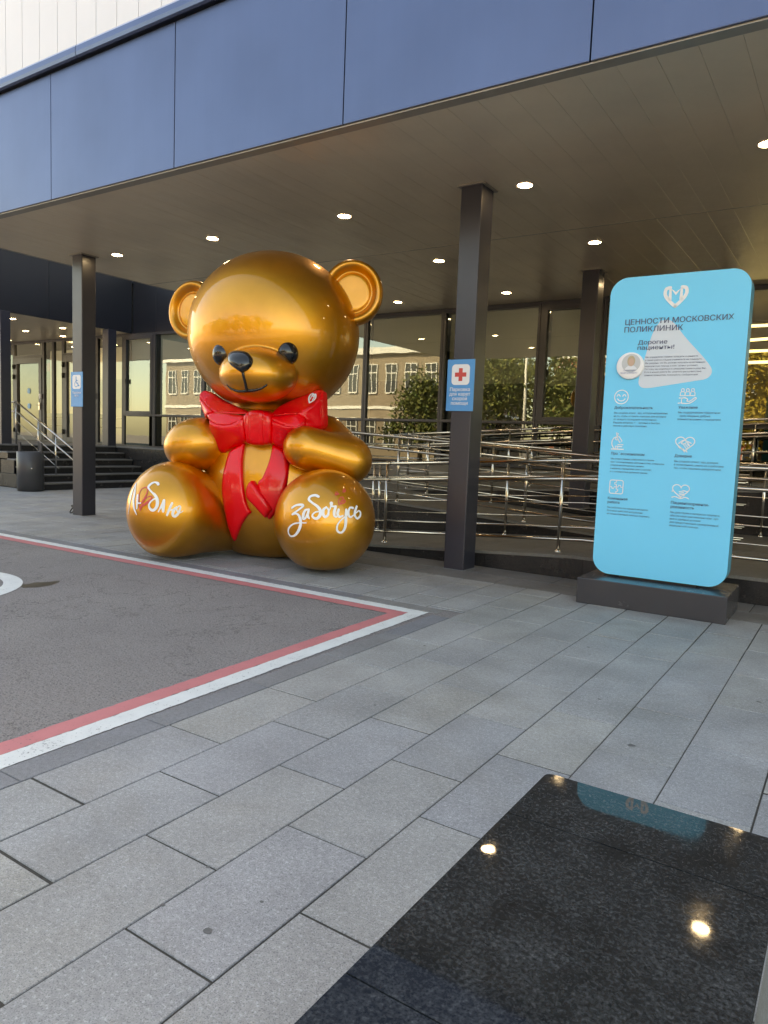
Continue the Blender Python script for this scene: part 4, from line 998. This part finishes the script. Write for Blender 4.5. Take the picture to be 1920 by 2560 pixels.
# eyes
for c, r in EYES:
    m = star(lambda p, c=c, r=r: ell(p, (c[0], c[1], c[2]), r), c, .4, 4); m.build('eye', M['gloss_black'], head)
BK = {"left_white":[[[-1.3562,1.3035,0.5545,0.0087],[-1.3361,1.3165,0.6299,0.0131],[-1.3228,1.3003,0.7462,0.016],[-1.3238,1.2485,0.8525,0.019],[-1.3096,1.2172,0.9117,0.0146]],[[-1.3096,1.2172,0.9117,0.0146],[-1.2698,1.3102,0.8079,0.029],[-1.2622,1.3467,0.7164,0.0317],[-1.2364,1.3738,0.6331,0.0259],[-1.1911,1.3941,0.5668,0.01]],[[-1.2058,1.3513,0.7834,0.0216],[-1.1937,1.3799,0.701,0.0244],[-1.19,1.3914,0.6358,0.0172]],[[-1.1945,1.3811,0.6938,0.0129],[-1.1418,1.3951,0.6993,0.0143]],[[-0.9681,1.3141,0.9164,0.0244],[-0.9821,1.3069,0.9297,0.0258],[-1.016,1.3036,0.9379,0.0172],[-1.0533,1.3143,0.9221,0.0244],[-1.0774,1.3308,0.8929,0.0244],[-1.0725,1.3439,0.8708,0.0172],[-1.0218,1.3652,0.8317,0.0157],[-0.9716,1.3757,0.7978,0.0242],[-0.9362,1.3877,0.7449,0.0299],[-0.9301,1.4009,0.6819,0.0298],[-0.9578,1.4121,0.6348,0.0256],[-0.9933,1.416,0.633,0.0242],[-1.0221,1.4133,0.6668,0.0199],[-1.0204,1.4063,0.7057,0.0157],[-0.9906,1.3959,0.7424,0.0142],[-0.9537,1.3852,0.7637,0.0142]],[[-0.9107,1.4046,0.6156,0.0099],[-0.8833,1.3894,0.6802,0.0171],[-0.8653,1.3675,0.7475,0.0185]],[[-0.8614,1.3661,0.7476,0.0185],[-0.8632,1.3834,0.6774,0.0313],[-0.8592,1.3891,0.6195,0.0199]],[[-0.7789,1.3365,0.7159,0.02],[-0.798,1.3596,0.6507,0.0213],[-0.8198,1.375,0.5792,0.0185]],[[-0.8059,1.3659,0.6307,0.01],[-0.7705,1.3456,0.6426,0.0114]],[[-0.7324,1.3163,0.6726,0.0143],[-0.7546,1.3362,0.6407,0.0242],[-0.7655,1.3465,0.5943,0.0257],[-0.7488,1.3364,0.5657,0.0228],[-0.7224,1.3181,0.5887,0.0243],[-0.705,1.3011,0.6371,0.0186],[-0.6997,1.2903,0.6761,0.0114],[-0.715,1.3011,0.6832,0.0114],[-0.7307,1.3187,0.6514,0.0114],[-0.7175,1.3133,0.6123,0.0129],[-0.6983,1.2983,0.6086,0.01],[-0.6762,1.2774,0.6261,0.0072]]],
      "left_red":[[[-1.1405,1.4063,0.6198,0.0157],[-1.1553,1.3962,0.6756,0.01],[-1.1828,1.3659,0.7655,0.0115],[-1.1791,1.3368,0.8396,0.0101],[-1.1344,1.3317,0.8741,0.0101],[-1.0957,1.3399,0.873,0.0115],[-1.076,1.3611,0.8357,0.0129],[-1.0888,1.3849,0.7719,0.0157],[-1.1279,1.3981,0.6989,0.0186]],[[-1.1279,1.3981,0.6989,0.0171],[-1.0739,1.3896,0.7623,0.01],[-1.0295,1.3845,0.7838,0.01],[-1.0059,1.3868,0.7752,0.0128],[-1.0124,1.3965,0.7447,0.0214],[-1.0635,1.4058,0.7032,0.0242],[-1.1192,1.4053,0.6677,0.0214],[-1.1405,1.4063,0.6198,0.0143]]],
      "right_white":[[[0.6961,1.4124,0.7554,0.0204],[0.744,1.4191,0.7858,0.0189],[0.8097,1.4316,0.7956,0.0217],[0.8298,1.4396,0.7829,0.0203],[0.7853,1.4445,0.7428,0.0159],[0.7105,1.4355,0.6879,0.0189]],[[0.7105,1.4355,0.6879,0.0189],[0.7659,1.4508,0.6985,0.0159],[0.8042,1.4649,0.6657,0.0246],[0.8214,1.4735,0.6021,0.026],[0.8002,1.468,0.5274,0.0261],[0.7524,1.4482,0.4671,0.0189],[0.6981,1.4256,0.4482,0.0161],[0.6657,1.4183,0.4798,0.0161],[0.671,1.4279,0.5328,0.0175],[0.7246,1.4508,0.5827,0.0131],[0.7985,1.4695,0.6039,0.013],[0.8841,1.4789,0.6096,0.0086]],[[0.8992,1.4544,0.754,0.0144],[0.8622,1.4565,0.7411,0.0202],[0.8462,1.4655,0.6974,0.026],[0.8468,1.4723,0.6559,0.0245],[0.8744,1.4734,0.6636,0.0173],[0.8992,1.4594,0.7363,0.0144]],[[0.9017,1.455,0.7521,0.0173],[0.8955,1.4705,0.6864,0.0245],[0.9166,1.4745,0.6605,0.013]],[[0.9825,1.3882,0.8896,0.0217],[0.9431,1.3854,0.9018,0.0246],[0.8951,1.3956,0.8875,0.0218],[0.8842,1.4138,0.8539,0.0217],[0.9299,1.4285,0.8227,0.0188],[0.9947,1.4371,0.7836,0.023],[1.0307,1.4451,0.7358,0.0288],[1.0216,1.4585,0.6858,0.0273],[0.988,1.4684,0.6615,0.023],[0.9516,1.47,0.6789,0.0187],[0.9507,1.4651,0.7052,0.0144],[0.9801,1.456,0.7301,0.0129],[1.0186,1.4475,0.7367,0.0115]],[[1.0816,1.4141,0.7855,0.0158],[1.0572,1.4315,0.7579,0.023],[1.0565,1.4436,0.7155,0.0244],[1.0772,1.4439,0.6843,0.0216],[1.1053,1.4302,0.7029,0.0201],[1.1081,1.4157,0.7524,0.0158],[1.0822,1.4138,0.7855,0.013]],[[1.104,1.4274,0.717,0.0101],[1.1214,1.4028,0.7739,0.0101],[1.1262,1.3802,0.8217,0.0173]],[[1.1241,1.3788,0.8266,0.0289],[1.134,1.3879,0.7967,0.0188],[1.1725,1.3685,0.7945,0.0145]],[[1.1725,1.3685,0.7945,0.0188],[1.1648,1.3934,0.7395,0.0245],[1.1703,1.4017,0.6971,0.0202],[1.1911,1.3922,0.6866,0.013],[1.2008,1.3785,0.7186,0.0101]],[[1.2024,1.3637,0.761,0.0217],[1.1981,1.3813,0.7151,0.0231],[1.2182,1.3751,0.6867,0.0202],[1.2495,1.35,0.6973,0.013]],[[1.2717,1.3102,0.7608,0.0218],[1.2768,1.3325,0.6755,0.0261],[1.2779,1.3415,0.5889,0.0246],[1.2571,1.3561,0.5307,0.0203],[1.2275,1.3764,0.5179,0.0174],[1.2021,1.3956,0.5475,0.0173],[1.207,1.3931,0.6042,0.0144],[1.2403,1.365,0.6581,0.0116],[1.2881,1.3153,0.7038,0.0102]],[[1.3258,1.245,0.777,0.0219],[1.3009,1.2723,0.7799,0.016],[1.2933,1.2984,0.7392,0.0204],[1.3012,1.3047,0.6964,0.0203],[1.3198,1.2889,0.6829,0.016],[1.3403,1.2597,0.702,0.0102]],[[1.3548,1.1959,0.7918,0.0206],[1.3482,1.236,0.7372,0.0234],[1.3527,1.2464,0.6943,0.0219],[1.3749,1.2241,0.6641,0.0176],[1.3938,1.1855,0.6913,0.0206],[1.3922,1.1732,0.7256,0.0177],[1.3765,1.1907,0.7439,0.0132],[1.3587,1.228,0.7224,0.0102]]],
      "right_red":[[[1.2024,1.344,0.8067,0.0065],[1.1892,1.3281,0.8521,0.0073],[1.2031,1.2933,0.8885,0.008],[1.2215,1.2785,0.8885,0.0087],[1.226,1.2911,0.8662,0.0095],[1.2076,1.3267,0.8327,0.0094]],[[1.2076,1.3267,0.8327,0.0094],[1.2337,1.2904,0.8578,0.0073],[1.2495,1.2793,0.8536,0.0087],[1.2395,1.3017,0.8327,0.0109],[1.2064,1.3359,0.8173,0.0101]],[[1.1455,1.3181,0.9073,0.0044],[1.1412,1.2996,0.9337,0.0051],[1.1536,1.2818,0.945,0.0058],[1.1602,1.2872,0.9339,0.0058],[1.1514,1.3064,0.9178,0.0058]],[[1.1514,1.3064,0.9178,0.0058],[1.1716,1.2841,0.9285,0.0051],[1.1749,1.289,0.9202,0.0058],[1.1484,1.3153,0.9087,0.0058]],[[1.2094,1.2441,0.9392,0.0037],[1.2035,1.222,0.9648,0.0044],[1.2143,1.1979,0.9758,0.0044],[1.2196,1.2044,0.9662,0.0044],[1.2134,1.228,0.951,0.0044]],[[1.2134,1.228,0.951,0.0044],[1.2263,1.2056,0.9592,0.0037],[1.2287,1.2127,0.9509,0.0044],[1.2116,1.2413,0.9399,0.0044]]],
      "mouth":[[[0.0921,1.4194,2.1943,0.0225],[0.1018,1.4041,2.1266,0.0207],[0.1054,1.3686,2.0647,0.0208],[0.0978,1.317,2.0107,0.0247]],[[-0.1565,1.2872,2.0646,0.0115],[-0.1184,1.2784,2.03,0.0173],[-0.0538,1.2822,2.0045,0.0211],[0.0232,1.2919,1.9941,0.0229],[0.1014,1.3062,2.0022,0.0266],[0.1799,1.2992,2.0101,0.0228],[0.2471,1.2908,2.0291,0.0209],[0.2954,1.2863,2.0549,0.0171],[0.3209,1.2856,2.076,0.0133]]],
      "nose":[[-0.116,1.3226,2.3371],[-0.1245,1.2801,2.375],[-0.0893,1.268,2.4023],[-0.0109,1.293,2.4094],[0.0746,1.3121,2.4041],[0.1329,1.3279,2.3859],[0.1744,1.3513,2.351],[0.1929,1.373,2.3117],[0.1866,1.3972,2.2581],[0.1539,1.4121,2.2145],[0.1242,1.4168,2.1951],[0.0966,1.4171,2.1734],[0.067,1.4193,2.1875],[0.0138,1.4151,2.2167],[-0.0534,1.3927,2.2552],[-0.095,1.3607,2.2955]],
      "tailL":[[-0.192,1.429],[-0.196,1.254],[-0.176,1.093],[-0.141,0.879],[-0.094,0.685],[-0.051,0.61],[-0.101,0.562],[-0.186,0.454],[-0.279,0.306],[-0.342,0.22],[-0.364,0.248],[-0.39,0.413],[-0.419,0.662],[-0.444,0.86],[-0.438,1.047],[-0.405,1.267],[-0.374,1.323],[-0.278,1.382]],
      "tailR":[[0.156,1.431],[0.293,1.35],[0.351,1.288],[0.37,1.138],[0.363,0.923],[0.327,0.803],[0.269,0.659],[0.213,0.579],[0.147,0.56],[0.041,0.931],[0.089,1.03],[0.137,1.182],[0.156,1.323]],
      "fold":[[-0.025,0.988],[0.018,0.952],[0.212,0.69],[0.196,0.623],[0.147,0.56],[0.106,0.597],[0.011,0.702],[-0.069,0.785],[-0.082,0.866],[-0.062,0.948]],
      "bow":{"A":[[-0.893,0.5,2.001],[-0.854,0.47,2.044],[-0.767,0.47,2.023],[-0.581,0.52,1.929],[-0.373,0.6,1.858],[-0.184,0.7,1.798],[-0.188,0.74,1.769],[-0.353,0.74,1.767],[-0.481,0.72,1.772],[-0.617,0.7,1.786],[-0.749,0.62,1.869],[-0.859,0.54,1.943]],
      "rim":[[-0.899,0.5,1.992],[-0.857,0.545,1.943],[-0.747,0.625,1.869],[-0.614,0.705,1.786],[-0.688,0.7,1.745],[-0.74,0.62,1.703],[-0.808,0.55,1.754],[-0.89,0.48,1.89]],
      "B":[[-0.688,0.7,1.745],[-0.61,0.7,1.78],[-0.383,0.75,1.766],[-0.182,0.78,1.746],[-0.149,0.82,1.72],[-0.257,0.84,1.661],[-0.361,0.84,1.625],[-0.51,0.8,1.633],[-0.636,0.74,1.68]],
      "C":[[-0.636,0.74,1.68],[-0.51,0.8,1.633],[-0.361,0.84,1.625],[-0.257,0.84,1.661],[-0.151,0.82,1.716],[-0.133,0.8,1.516],[-0.172,0.74,1.429],[-0.349,0.68,1.357],[-0.496,0.62,1.284],[-0.638,0.58,1.346],[-0.692,0.6,1.5]],
      "A2":[[0.142,0.7,1.786],[0.212,0.62,1.878],[0.344,0.55,1.961],[0.501,0.48,2.04],[0.616,0.45,2.088],[0.672,0.46,2.078],[0.676,0.52,2.014],[0.627,0.6,1.911],[0.563,0.67,1.842],[0.447,0.72,1.788],[0.308,0.74,1.773],[0.179,0.76,1.757]],
      "rim2":[[0.672,0.46,2.078],[0.692,0.45,2.041],[0.701,0.44,1.858],[0.696,0.44,1.64],[0.54,0.62,1.629],[0.559,0.68,1.735],[0.458,0.72,1.789],[0.567,0.68,1.841],[0.631,0.61,1.911],[0.68,0.53,2.013]],
      "B2":[[0.182,0.8,1.75],[0.315,0.76,1.772],[0.451,0.73,1.788],[0.537,0.7,1.746],[0.553,0.74,1.706],[0.514,0.8,1.645],[0.414,0.83,1.628],[0.293,0.84,1.668],[0.195,0.83,1.707]],
      "C2":[[0.193,0.83,1.712],[0.293,0.84,1.668],[0.414,0.83,1.628],[0.514,0.8,1.645],[0.553,0.74,1.706],[0.542,0.62,1.586],[0.485,0.58,1.455],[0.385,0.58,1.343],[0.308,0.62,1.334],[0.249,0.68,1.381],[0.179,0.74,1.432],[0.185,0.8,1.527]],
      "knot":[[-0.161,0.8,1.746],[-0.115,0.8,1.784],[-0.07,0.8,1.807],[0.057,0.8,1.816],[0.172,0.8,1.777],[0.196,0.82,1.697],[0.192,0.8,1.528],[0.179,0.74,1.442],[0.087,0.74,1.409],[-0.052,0.74,1.403],[-0.146,0.74,1.43],[-0.13,0.8,1.516],[-0.155,0.82,1.665]]},"bow_logo":[[[0.6106,0.7062,1.9204,0.0172],[0.583,0.6573,1.9704,0.0172],[0.5833,0.6138,2.0159,0.0172],[0.6082,0.5957,2.0359,0.0172],[0.6281,0.6125,2.0192,0.0172]],[[0.6281,0.6125,2.0192,0.0172],[0.6418,0.604,2.0286,0.0172],[0.66,0.6316,2.0005,0.0172],[0.655,0.6694,1.9608,0.0172],[0.6129,0.7063,1.9204,0.0172]],[[0.602,0.663,1.9652,0.0108],[0.6119,0.6056,2.0257,0.0108],[0.6258,0.6364,1.9941,0.0108],[0.6451,0.6128,2.0195,0.0108],[0.6344,0.6744,1.9547,0.0108]]],
      "logo_n":[-0.029,0.723,0.691]}
# nose: a rounded triangle swelling out of the muzzle
def inflate(loop3, fn, swell, inset=.0, rings=9):
    P = np.array(spline(list(loop3) + [loop3[0]], 4))[:-1]; c = P.mean(0); n = len(P); vs = []; fs = []
    for k in range(rings):
        t = k / (rings - 1); q = c + (P - c) * (1 - t) if k < rings - 1 else np.repeat(c[None], 1, 0)
        for _ in range(6):
            g = grad(fn, q); q = q - g * fn(q)[:, None]
        hgt = swell * math.sqrt(max(0, 1 - (1 - t) ** 2.6)) - (inset if k == 0 else 0)
        vs += (q + grad(fn, q) * hgt).tolist()
    for k in range(rings - 2):
        fs += [(k * n + i, k * n + (i + 1) % n, (k + 1) * n + (i + 1) % n, (k + 1) * n + i) for i in range(n)]
    o = (rings - 2) * n; last = (rings - 1) * n
    fs += [(o + i, o + (i + 1) % n, last) for i in range(n)]
    return MB().add(LB(vs).tolist(), fs, True)
inflate(BK['nose'], d_head, .075, .012).build('nose', M['gloss_black'], head)
def brush(strokes, fn, lift, name, mat, parent):
    m = MB()
    for s in strokes:
        q = spline(s, 6); p = q[:, :3]
        for _ in range(4): p = p - grad(fn, p) * fn(p)[:, None]
        nrm = grad(fn, p)
        ribbon(m, LB(p).tolist(), np.maximum(q[:, 3] * 1.25, .007).tolist(), LB(nrm).tolist(), lift)
    return m.build(name, mat, parent)
m = MB()
for s in BK['mouth']:
    q = spline(s, 6); p = q[:, :3]
    for _ in range(4): p = p - grad(d_head, p) * d_head(p)[:, None]
    m.tube(LB(p).tolist(), (np.maximum(q[:, 3], .012) * .75).tolist(), 8)
m.build('mouth_line', M['gloss_black'], head)
brush(BK['left_white'], d_foot_l, .0035, 'brush_lettering', M['print_white'], leg1)
brush(BK['left_red'], d_foot_l, .0028, 'heart_lettering', M['print_red'], leg1)
brush(BK['right_white'], d_foot_r, .0035, 'brush_lettering', M['print_white'], leg2)
for i in (0, 2, 4): brush(BK['right_red'][i:i + 2], d_foot_r, .0028, 'heart_lettering', M['print_red'], leg2)
# bow: puffed pieces from outlines whose points carry their own depth
def pillow(loop, puff, back, name, parent, grid=.022, edge=.05, sfun=None, lift=0.0, mat='bow', groove=None):
    """loop: (u, s, z) outline; the skin bulges by puff towards the middle, and a skirt runs back"""
    L = np.array(loop, float); L = spline(np.vstack([L, L[:1]]), 4)[:-1] if len(L) < 60 else L
    P2 = L[:, [0, 2]]; n = len(P2)
    lo, hi = P2.min(0), P2.max(0)
    gx, gz = np.meshgrid(np.arange(lo[0], hi[0], grid), np.arange(lo[1], hi[1], grid)); G = np.stack([gx.ravel(), gz.ravel()], 1)
    def inside(q):
        c = np.zeros(len(q), bool)
        for i in range(n):
            a, b = P2[i], P2[(i + 1) % n]
            cond = ((a[1] > q[:, 1]) != (b[1] > q[:, 1]))
            xi = (b[0] - a[0]) * (q[:, 1] - a[1]) / (b[1] - a[1] + 1e-12) + a[0]
            c ^= cond & (q[:, 0] < xi)
        return c
    def edge_d(q):
        d = np.full(len(q), 9.0)
        for i in range(n):
            a, b = P2[i], P2[(i + 1) % n]; ab = b - a
            t = np.clip(((q - a) @ ab) / (ab @ ab + 1e-12), 0, 1); d = np.minimum(d, np.linalg.norm(q - a - t[:, None] * ab, axis=1))
        return d
    ins = inside(G); G = G[ins]; dd = edge_d(G); G = G[dd > grid * .45]; dd = dd[dd > grid * .45]
    pts = [Vector(p) for p in np.vstack([P2, G])]
    v2, _, fs, *_r = delaunay_2d_cdt(pts, [(i, (i + 1) % n) for i in range(n)], [], 1, 1e-6)
    q = np.array([p[:] for p in v2]); de = edge_d(q)
    if sfun is None:
        w = 1 / (np.linalg.norm(q[:, None] - P2[None], axis=2) + .012) ** 2; S = (w @ L[:, 1]) / w.sum(1)
        E = np.array([(f[i], f[(i + 1) % len(f)]) for f in fs for i in range(len(f))]); E = np.vstack([E, E[:, ::-1]])
        cnt = np.bincount(E[:, 0], minlength=len(q)).astype(float); bd_ = de < 1e-4
        S = np.where(bd_, [L[np.argmin(((P2 - p) ** 2).sum(1)), 1] for p in q], S); S0 = S.copy()
        for _ in range(250):                           # membrane stretched over the outline
            S = np.where(bd_, S0, np.bincount(E[:, 0], weights=S[E[:, 1]], minlength=len(q)) / np.maximum(cnt, 1))
    else: S = sfun(q)
    t = np.clip(de / edge, 0, 1); S = S + lift + puff * np.sqrt(np.maximum(0, 1 - (1 - t) ** 2))
    if groove is not None: S = S + groove(q)
    top = np.stack([q[:, 0], S, q[:, 1]], 1)
    key = {tuple(np.round(p, 5)): i for i, p in enumerate(q)}
    ring = [min(range(len(q)), key=lambda j: (q[j, 0] - p[0]) ** 2 + (q[j, 1] - p[1]) ** 2) for p in P2]
    m = MB(); nb = len(top)
    bk = top[ring].copy(); bk[:, 1] -= back
    V = np.vstack([top, bk])
    F = [tuple(f) for f in fs]; F += [(ring[i], nb + i, nb + (i + 1) % n, ring[(i + 1) % n]) for i in range(n)]
    m.add(LB(V).tolist(), F, True)
    o = m.build(name, M[mat], parent)
    bm = bmesh.new(); bm.from_mesh(o.data); bmesh.ops.recalc_face_normals(bm, faces=bm.faces); bm.to_mesh(o.data); bm.free()
    return o
bw = star(lambda p: ell(p, (.02, .66, 1.6), (.16, .16, .17)), (.02, .66, 1.6), .4, 4).build('bow', M['bow'], bear)
B = BK['bow']
for k in ('A', 'A2'): pillow(B[k], -.012, .10, 'loop_inside', bw, edge=.05)
for k in ('rim', 'rim2'): pillow(B[k], .03, .14, 'loop_rim', bw, edge=.05)
for k in ('B', 'B2'): pillow(B[k], .015, .12, 'loop_fold', bw, edge=.05)
for k in ('C', 'C2'): pillow(B[k], .05, .16, 'loop_front', bw, edge=.09)
def kg(q):
    g = np.zeros(len(q))
    for gx in (-.085, .085): g -= .024 * np.exp(-((q[:, 0] - gx - .02 * (q[:, 1] - 1.6)) / .015) ** 2)
    return g + .03 * (1 - ((q[:, 0] - .02) / .19) ** 2)
pillow(B['knot'], .05, .2, 'knot', bw, grid=.012, edge=.06, groove=kg)
def belly(q):
    lo = np.zeros(len(q)); hi = np.full(len(q), 1.6)
    for _ in range(30):
        mid = (lo + hi) / 2; ins = d_body(np.stack([q[:, 0], mid, q[:, 1]], 1)) < 0
        lo = np.where(ins, mid, lo); hi = np.where(ins, hi, mid)
    return lo
to3 = lambda L: [(a, 0.0, b) for a, b in L]
pillow(to3(BK['tailL']), .022, .09, 'bow_tail', bw, edge=.03, sfun=belly, lift=.035)
pillow(to3(BK['tailR']), .022, .09, 'bow_tail', bw, edge=.03, sfun=belly, lift=.035)
pillow(to3(BK['fold']), .03, .10, 'bow_tail_fold', bw, edge=.05, sfun=belly, lift=.085)
m = MB()
for s in BK['bow_logo']:
    q = spline(s, 4); ribbon(m, LB(q[:, :3]).tolist(), q[:, 3].tolist(), [LB(BK['logo_n']).tolist()] * len(q), .0)
m.build('heart_mark', M['print_white'], bw)
bpy.data.objects.remove(_to)

# ------------------------------------------------------------------ what stands across the yard and shows in the glass
M['brick'] = plain('pale brown facade', (.27, .215, .165), .8, 0, .1, 2)
M['pane_far'] = plain('far window', (.03, .035, .045), .15)
M['red_facade'] = plain('red facade', (.42, .13, .08), .8); M['white_facade'] = plain('white facade', (.75, .75, .74), .8)
M['bark'] = plain('bark', (.07, .055, .04), .9)
def leaf_mat(name, a, b):
    m, nt, bs = new_mat(name); isl = node(nt, 'ShaderNodeNewGeometry').outputs['Random Per Island']
    nt.links.new(ramp(nt, isl, [(0, a), (1, b)]), bs.inputs['Base Color']); setp(bs, Roughness=.6); return m
M['leaf_yellow'] = leaf_mat('autumn yellow leaves', (.30, .20, .02), (.42, .32, .05)); M['leaf_green'] = leaf_mat('fading green leaves', (.05, .085, .02), (.16, .16, .035))
def house(name, label, cat, x0, x1, y0, y1, H, floors, bays, wall, trim=None):
    t = thing(name, label, cat, ((x0 + x1) / 2, (y0 + y1) / 2, 0)); a, b = (x1 - x0) / 2, (y1 - y0) / 2
    MB().box(-a, a, -b, b, 0, H).build('wall', wall, t); MB().box(-a - .3, a + .3, -b - .3, b + .3, H, H + .5).build('roof', M['white_facade'], t)
    MB().box(-a - .05, a + .05, -b - .08, b + .08, H * .5 - .1, H * .5 + .12).build('string_course', M['white_facade'], t)
    fh, bw_ = H / floors, 2 * a / bays
    me = MB().box(-bw_ * .25, bw_ * .25, b - .02, b + .06, 0, fh * .5).data('window', M['pane_far'])
    fm = MB(); ww, hh = bw_ * .25, fh * .5
    for q0, q1, z0, z1 in ((-ww - .06, -ww, -.06, hh + .06), (ww, ww + .06, -.06, hh + .06), (-ww, ww, hh, hh + .06), (-ww, ww, -.12, 0), (-.03, .03, 0, hh), (-ww, ww, hh * .68, hh * .72)): fm.box(q0, q1, b + .0, b + .11, z0, z1)
    mf = fm.data('window_frame', M['white_facade'])
    for i in range(floors):
        for j in range(bays):
            o = obj('window', me, t, (-a + bw_ * (j + .5), .0, fh * (i + .3))); obj('window_frame', mf, o)
        if trim: MB().box(-a, a, b + .001, b + .5, fh * i, fh * i + .7).build('balcony', trim, t)
    return t
house('office_building', 'pale brown two storey building reflected in the windows left of the cross', 'building', -56, -26, -34, -18, 8.2, 2, 17, M['brick'])
house('apartment_block', 'red and white apartment block reflected in the windows', 'building', -40, 25, -92, -78, 27, 9, 20, M['red_facade'], M['white_facade'])
def tree(x, y, h, r, mat, label, n=5200, seed=1):
    g = np.random.default_rng(seed); t = thing('yard_tree', label, 'tree', (x, y, 0), 0, 'trees across the yard')
    m = MB(); m.tube([(0, 0, 0), (.1, .05, h * .35), (.0, .1, h * .75)], [.22, .16, .06], 8)
    for k in range(7):
        a = g.uniform(0, 6.28); z = h * g.uniform(.3, .6); m.tube([(0, 0, z), (math.cos(a) * r * .5, math.sin(a) * r * .5, z + h * .2)], [.08, .025], 6)
    m.build('trunk', M['bark'], t)
    cl = np.stack([g.normal(0, r * .45, 26), g.normal(0, r * .45, 26), h * .62 + g.normal(0, h * .17, 26)], 1); cl[:, 2] = np.clip(cl[:, 2], h * .3, h * .95)
    cen = cl[g.integers(0, 26, n)] + g.normal(0, r * .22, (n, 3)); cen[:, 2] = np.maximum(cen[:, 2], .6); u = g.normal(size=(n, 3)); u /= np.linalg.norm(u, axis=1, keepdims=True)
    v = np.cross(u, g.normal(size=(n, 3))); v /= np.linalg.norm(v, axis=1, keepdims=True); s = g.uniform(.08, .17, (n, 1))
    V = np.stack([cen - u * s, cen + v * s * .6, cen + u * s, cen - v * s * .6], 1).reshape(-1, 3)
    MB().add(V.tolist(), [(4 * i, 4 * i + 1, 4 * i + 2, 4 * i + 3) for i in range(n)]).build('crown', mat, t)
tree(-4.5, -13, 7.5, 2.6, M['leaf_yellow'], 'yellow autumn tree reflected in the window right of the board', 9000, 3)
tree(-9.5, -15, 8.5, 2.8, M['leaf_green'], 'taller green tree beside the yellow one across the yard', 7000, 4)
tree(-14.5, -14, 8.0, 2.6, M['leaf_green'], 'green tree in the middle of the yard reflections', 7000, 5)
tree(-20.5, -16, 9.5, 3.0, M['leaf_green'], 'tall green tree reflected beside the red cross placard', 7000, 6)
tree(1.5, -14, 8.0, 2.8, M['leaf_green'], 'green tree at the far right of the yard', 6000, 8)
tree(-25.5, -14.5, 6.0, 2.0, M['leaf_green'], 'low bushy tree reflected in front of the pale brown building', 5000, 11)
tree(8, -17, 9.0, 3.2, M['leaf_yellow'], 'broad yellow tree behind the camera at the right', 6000, 9)
lp = thing('lamp_post', 'tall grey lamp post reflected in the window right of the cross', 'lamp post', (-16.8, -11.5, 0))
MB().tube([(0, 0, 0), (0, 0, 8.2)], [.11, .06], 12).build('pole', M['lamp_rim'], lp)
MB().tube([(0, 0, 8.1), (.5, .1, 8.35), (1.1, .2, 8.4)], .04, 8).build('arm', M['lamp_rim'], lp)
MB().box(1.0, 1.6, .08, .34, 8.33, 8.45, .02).build('lamp_head', M['lamp_rim'], lp)
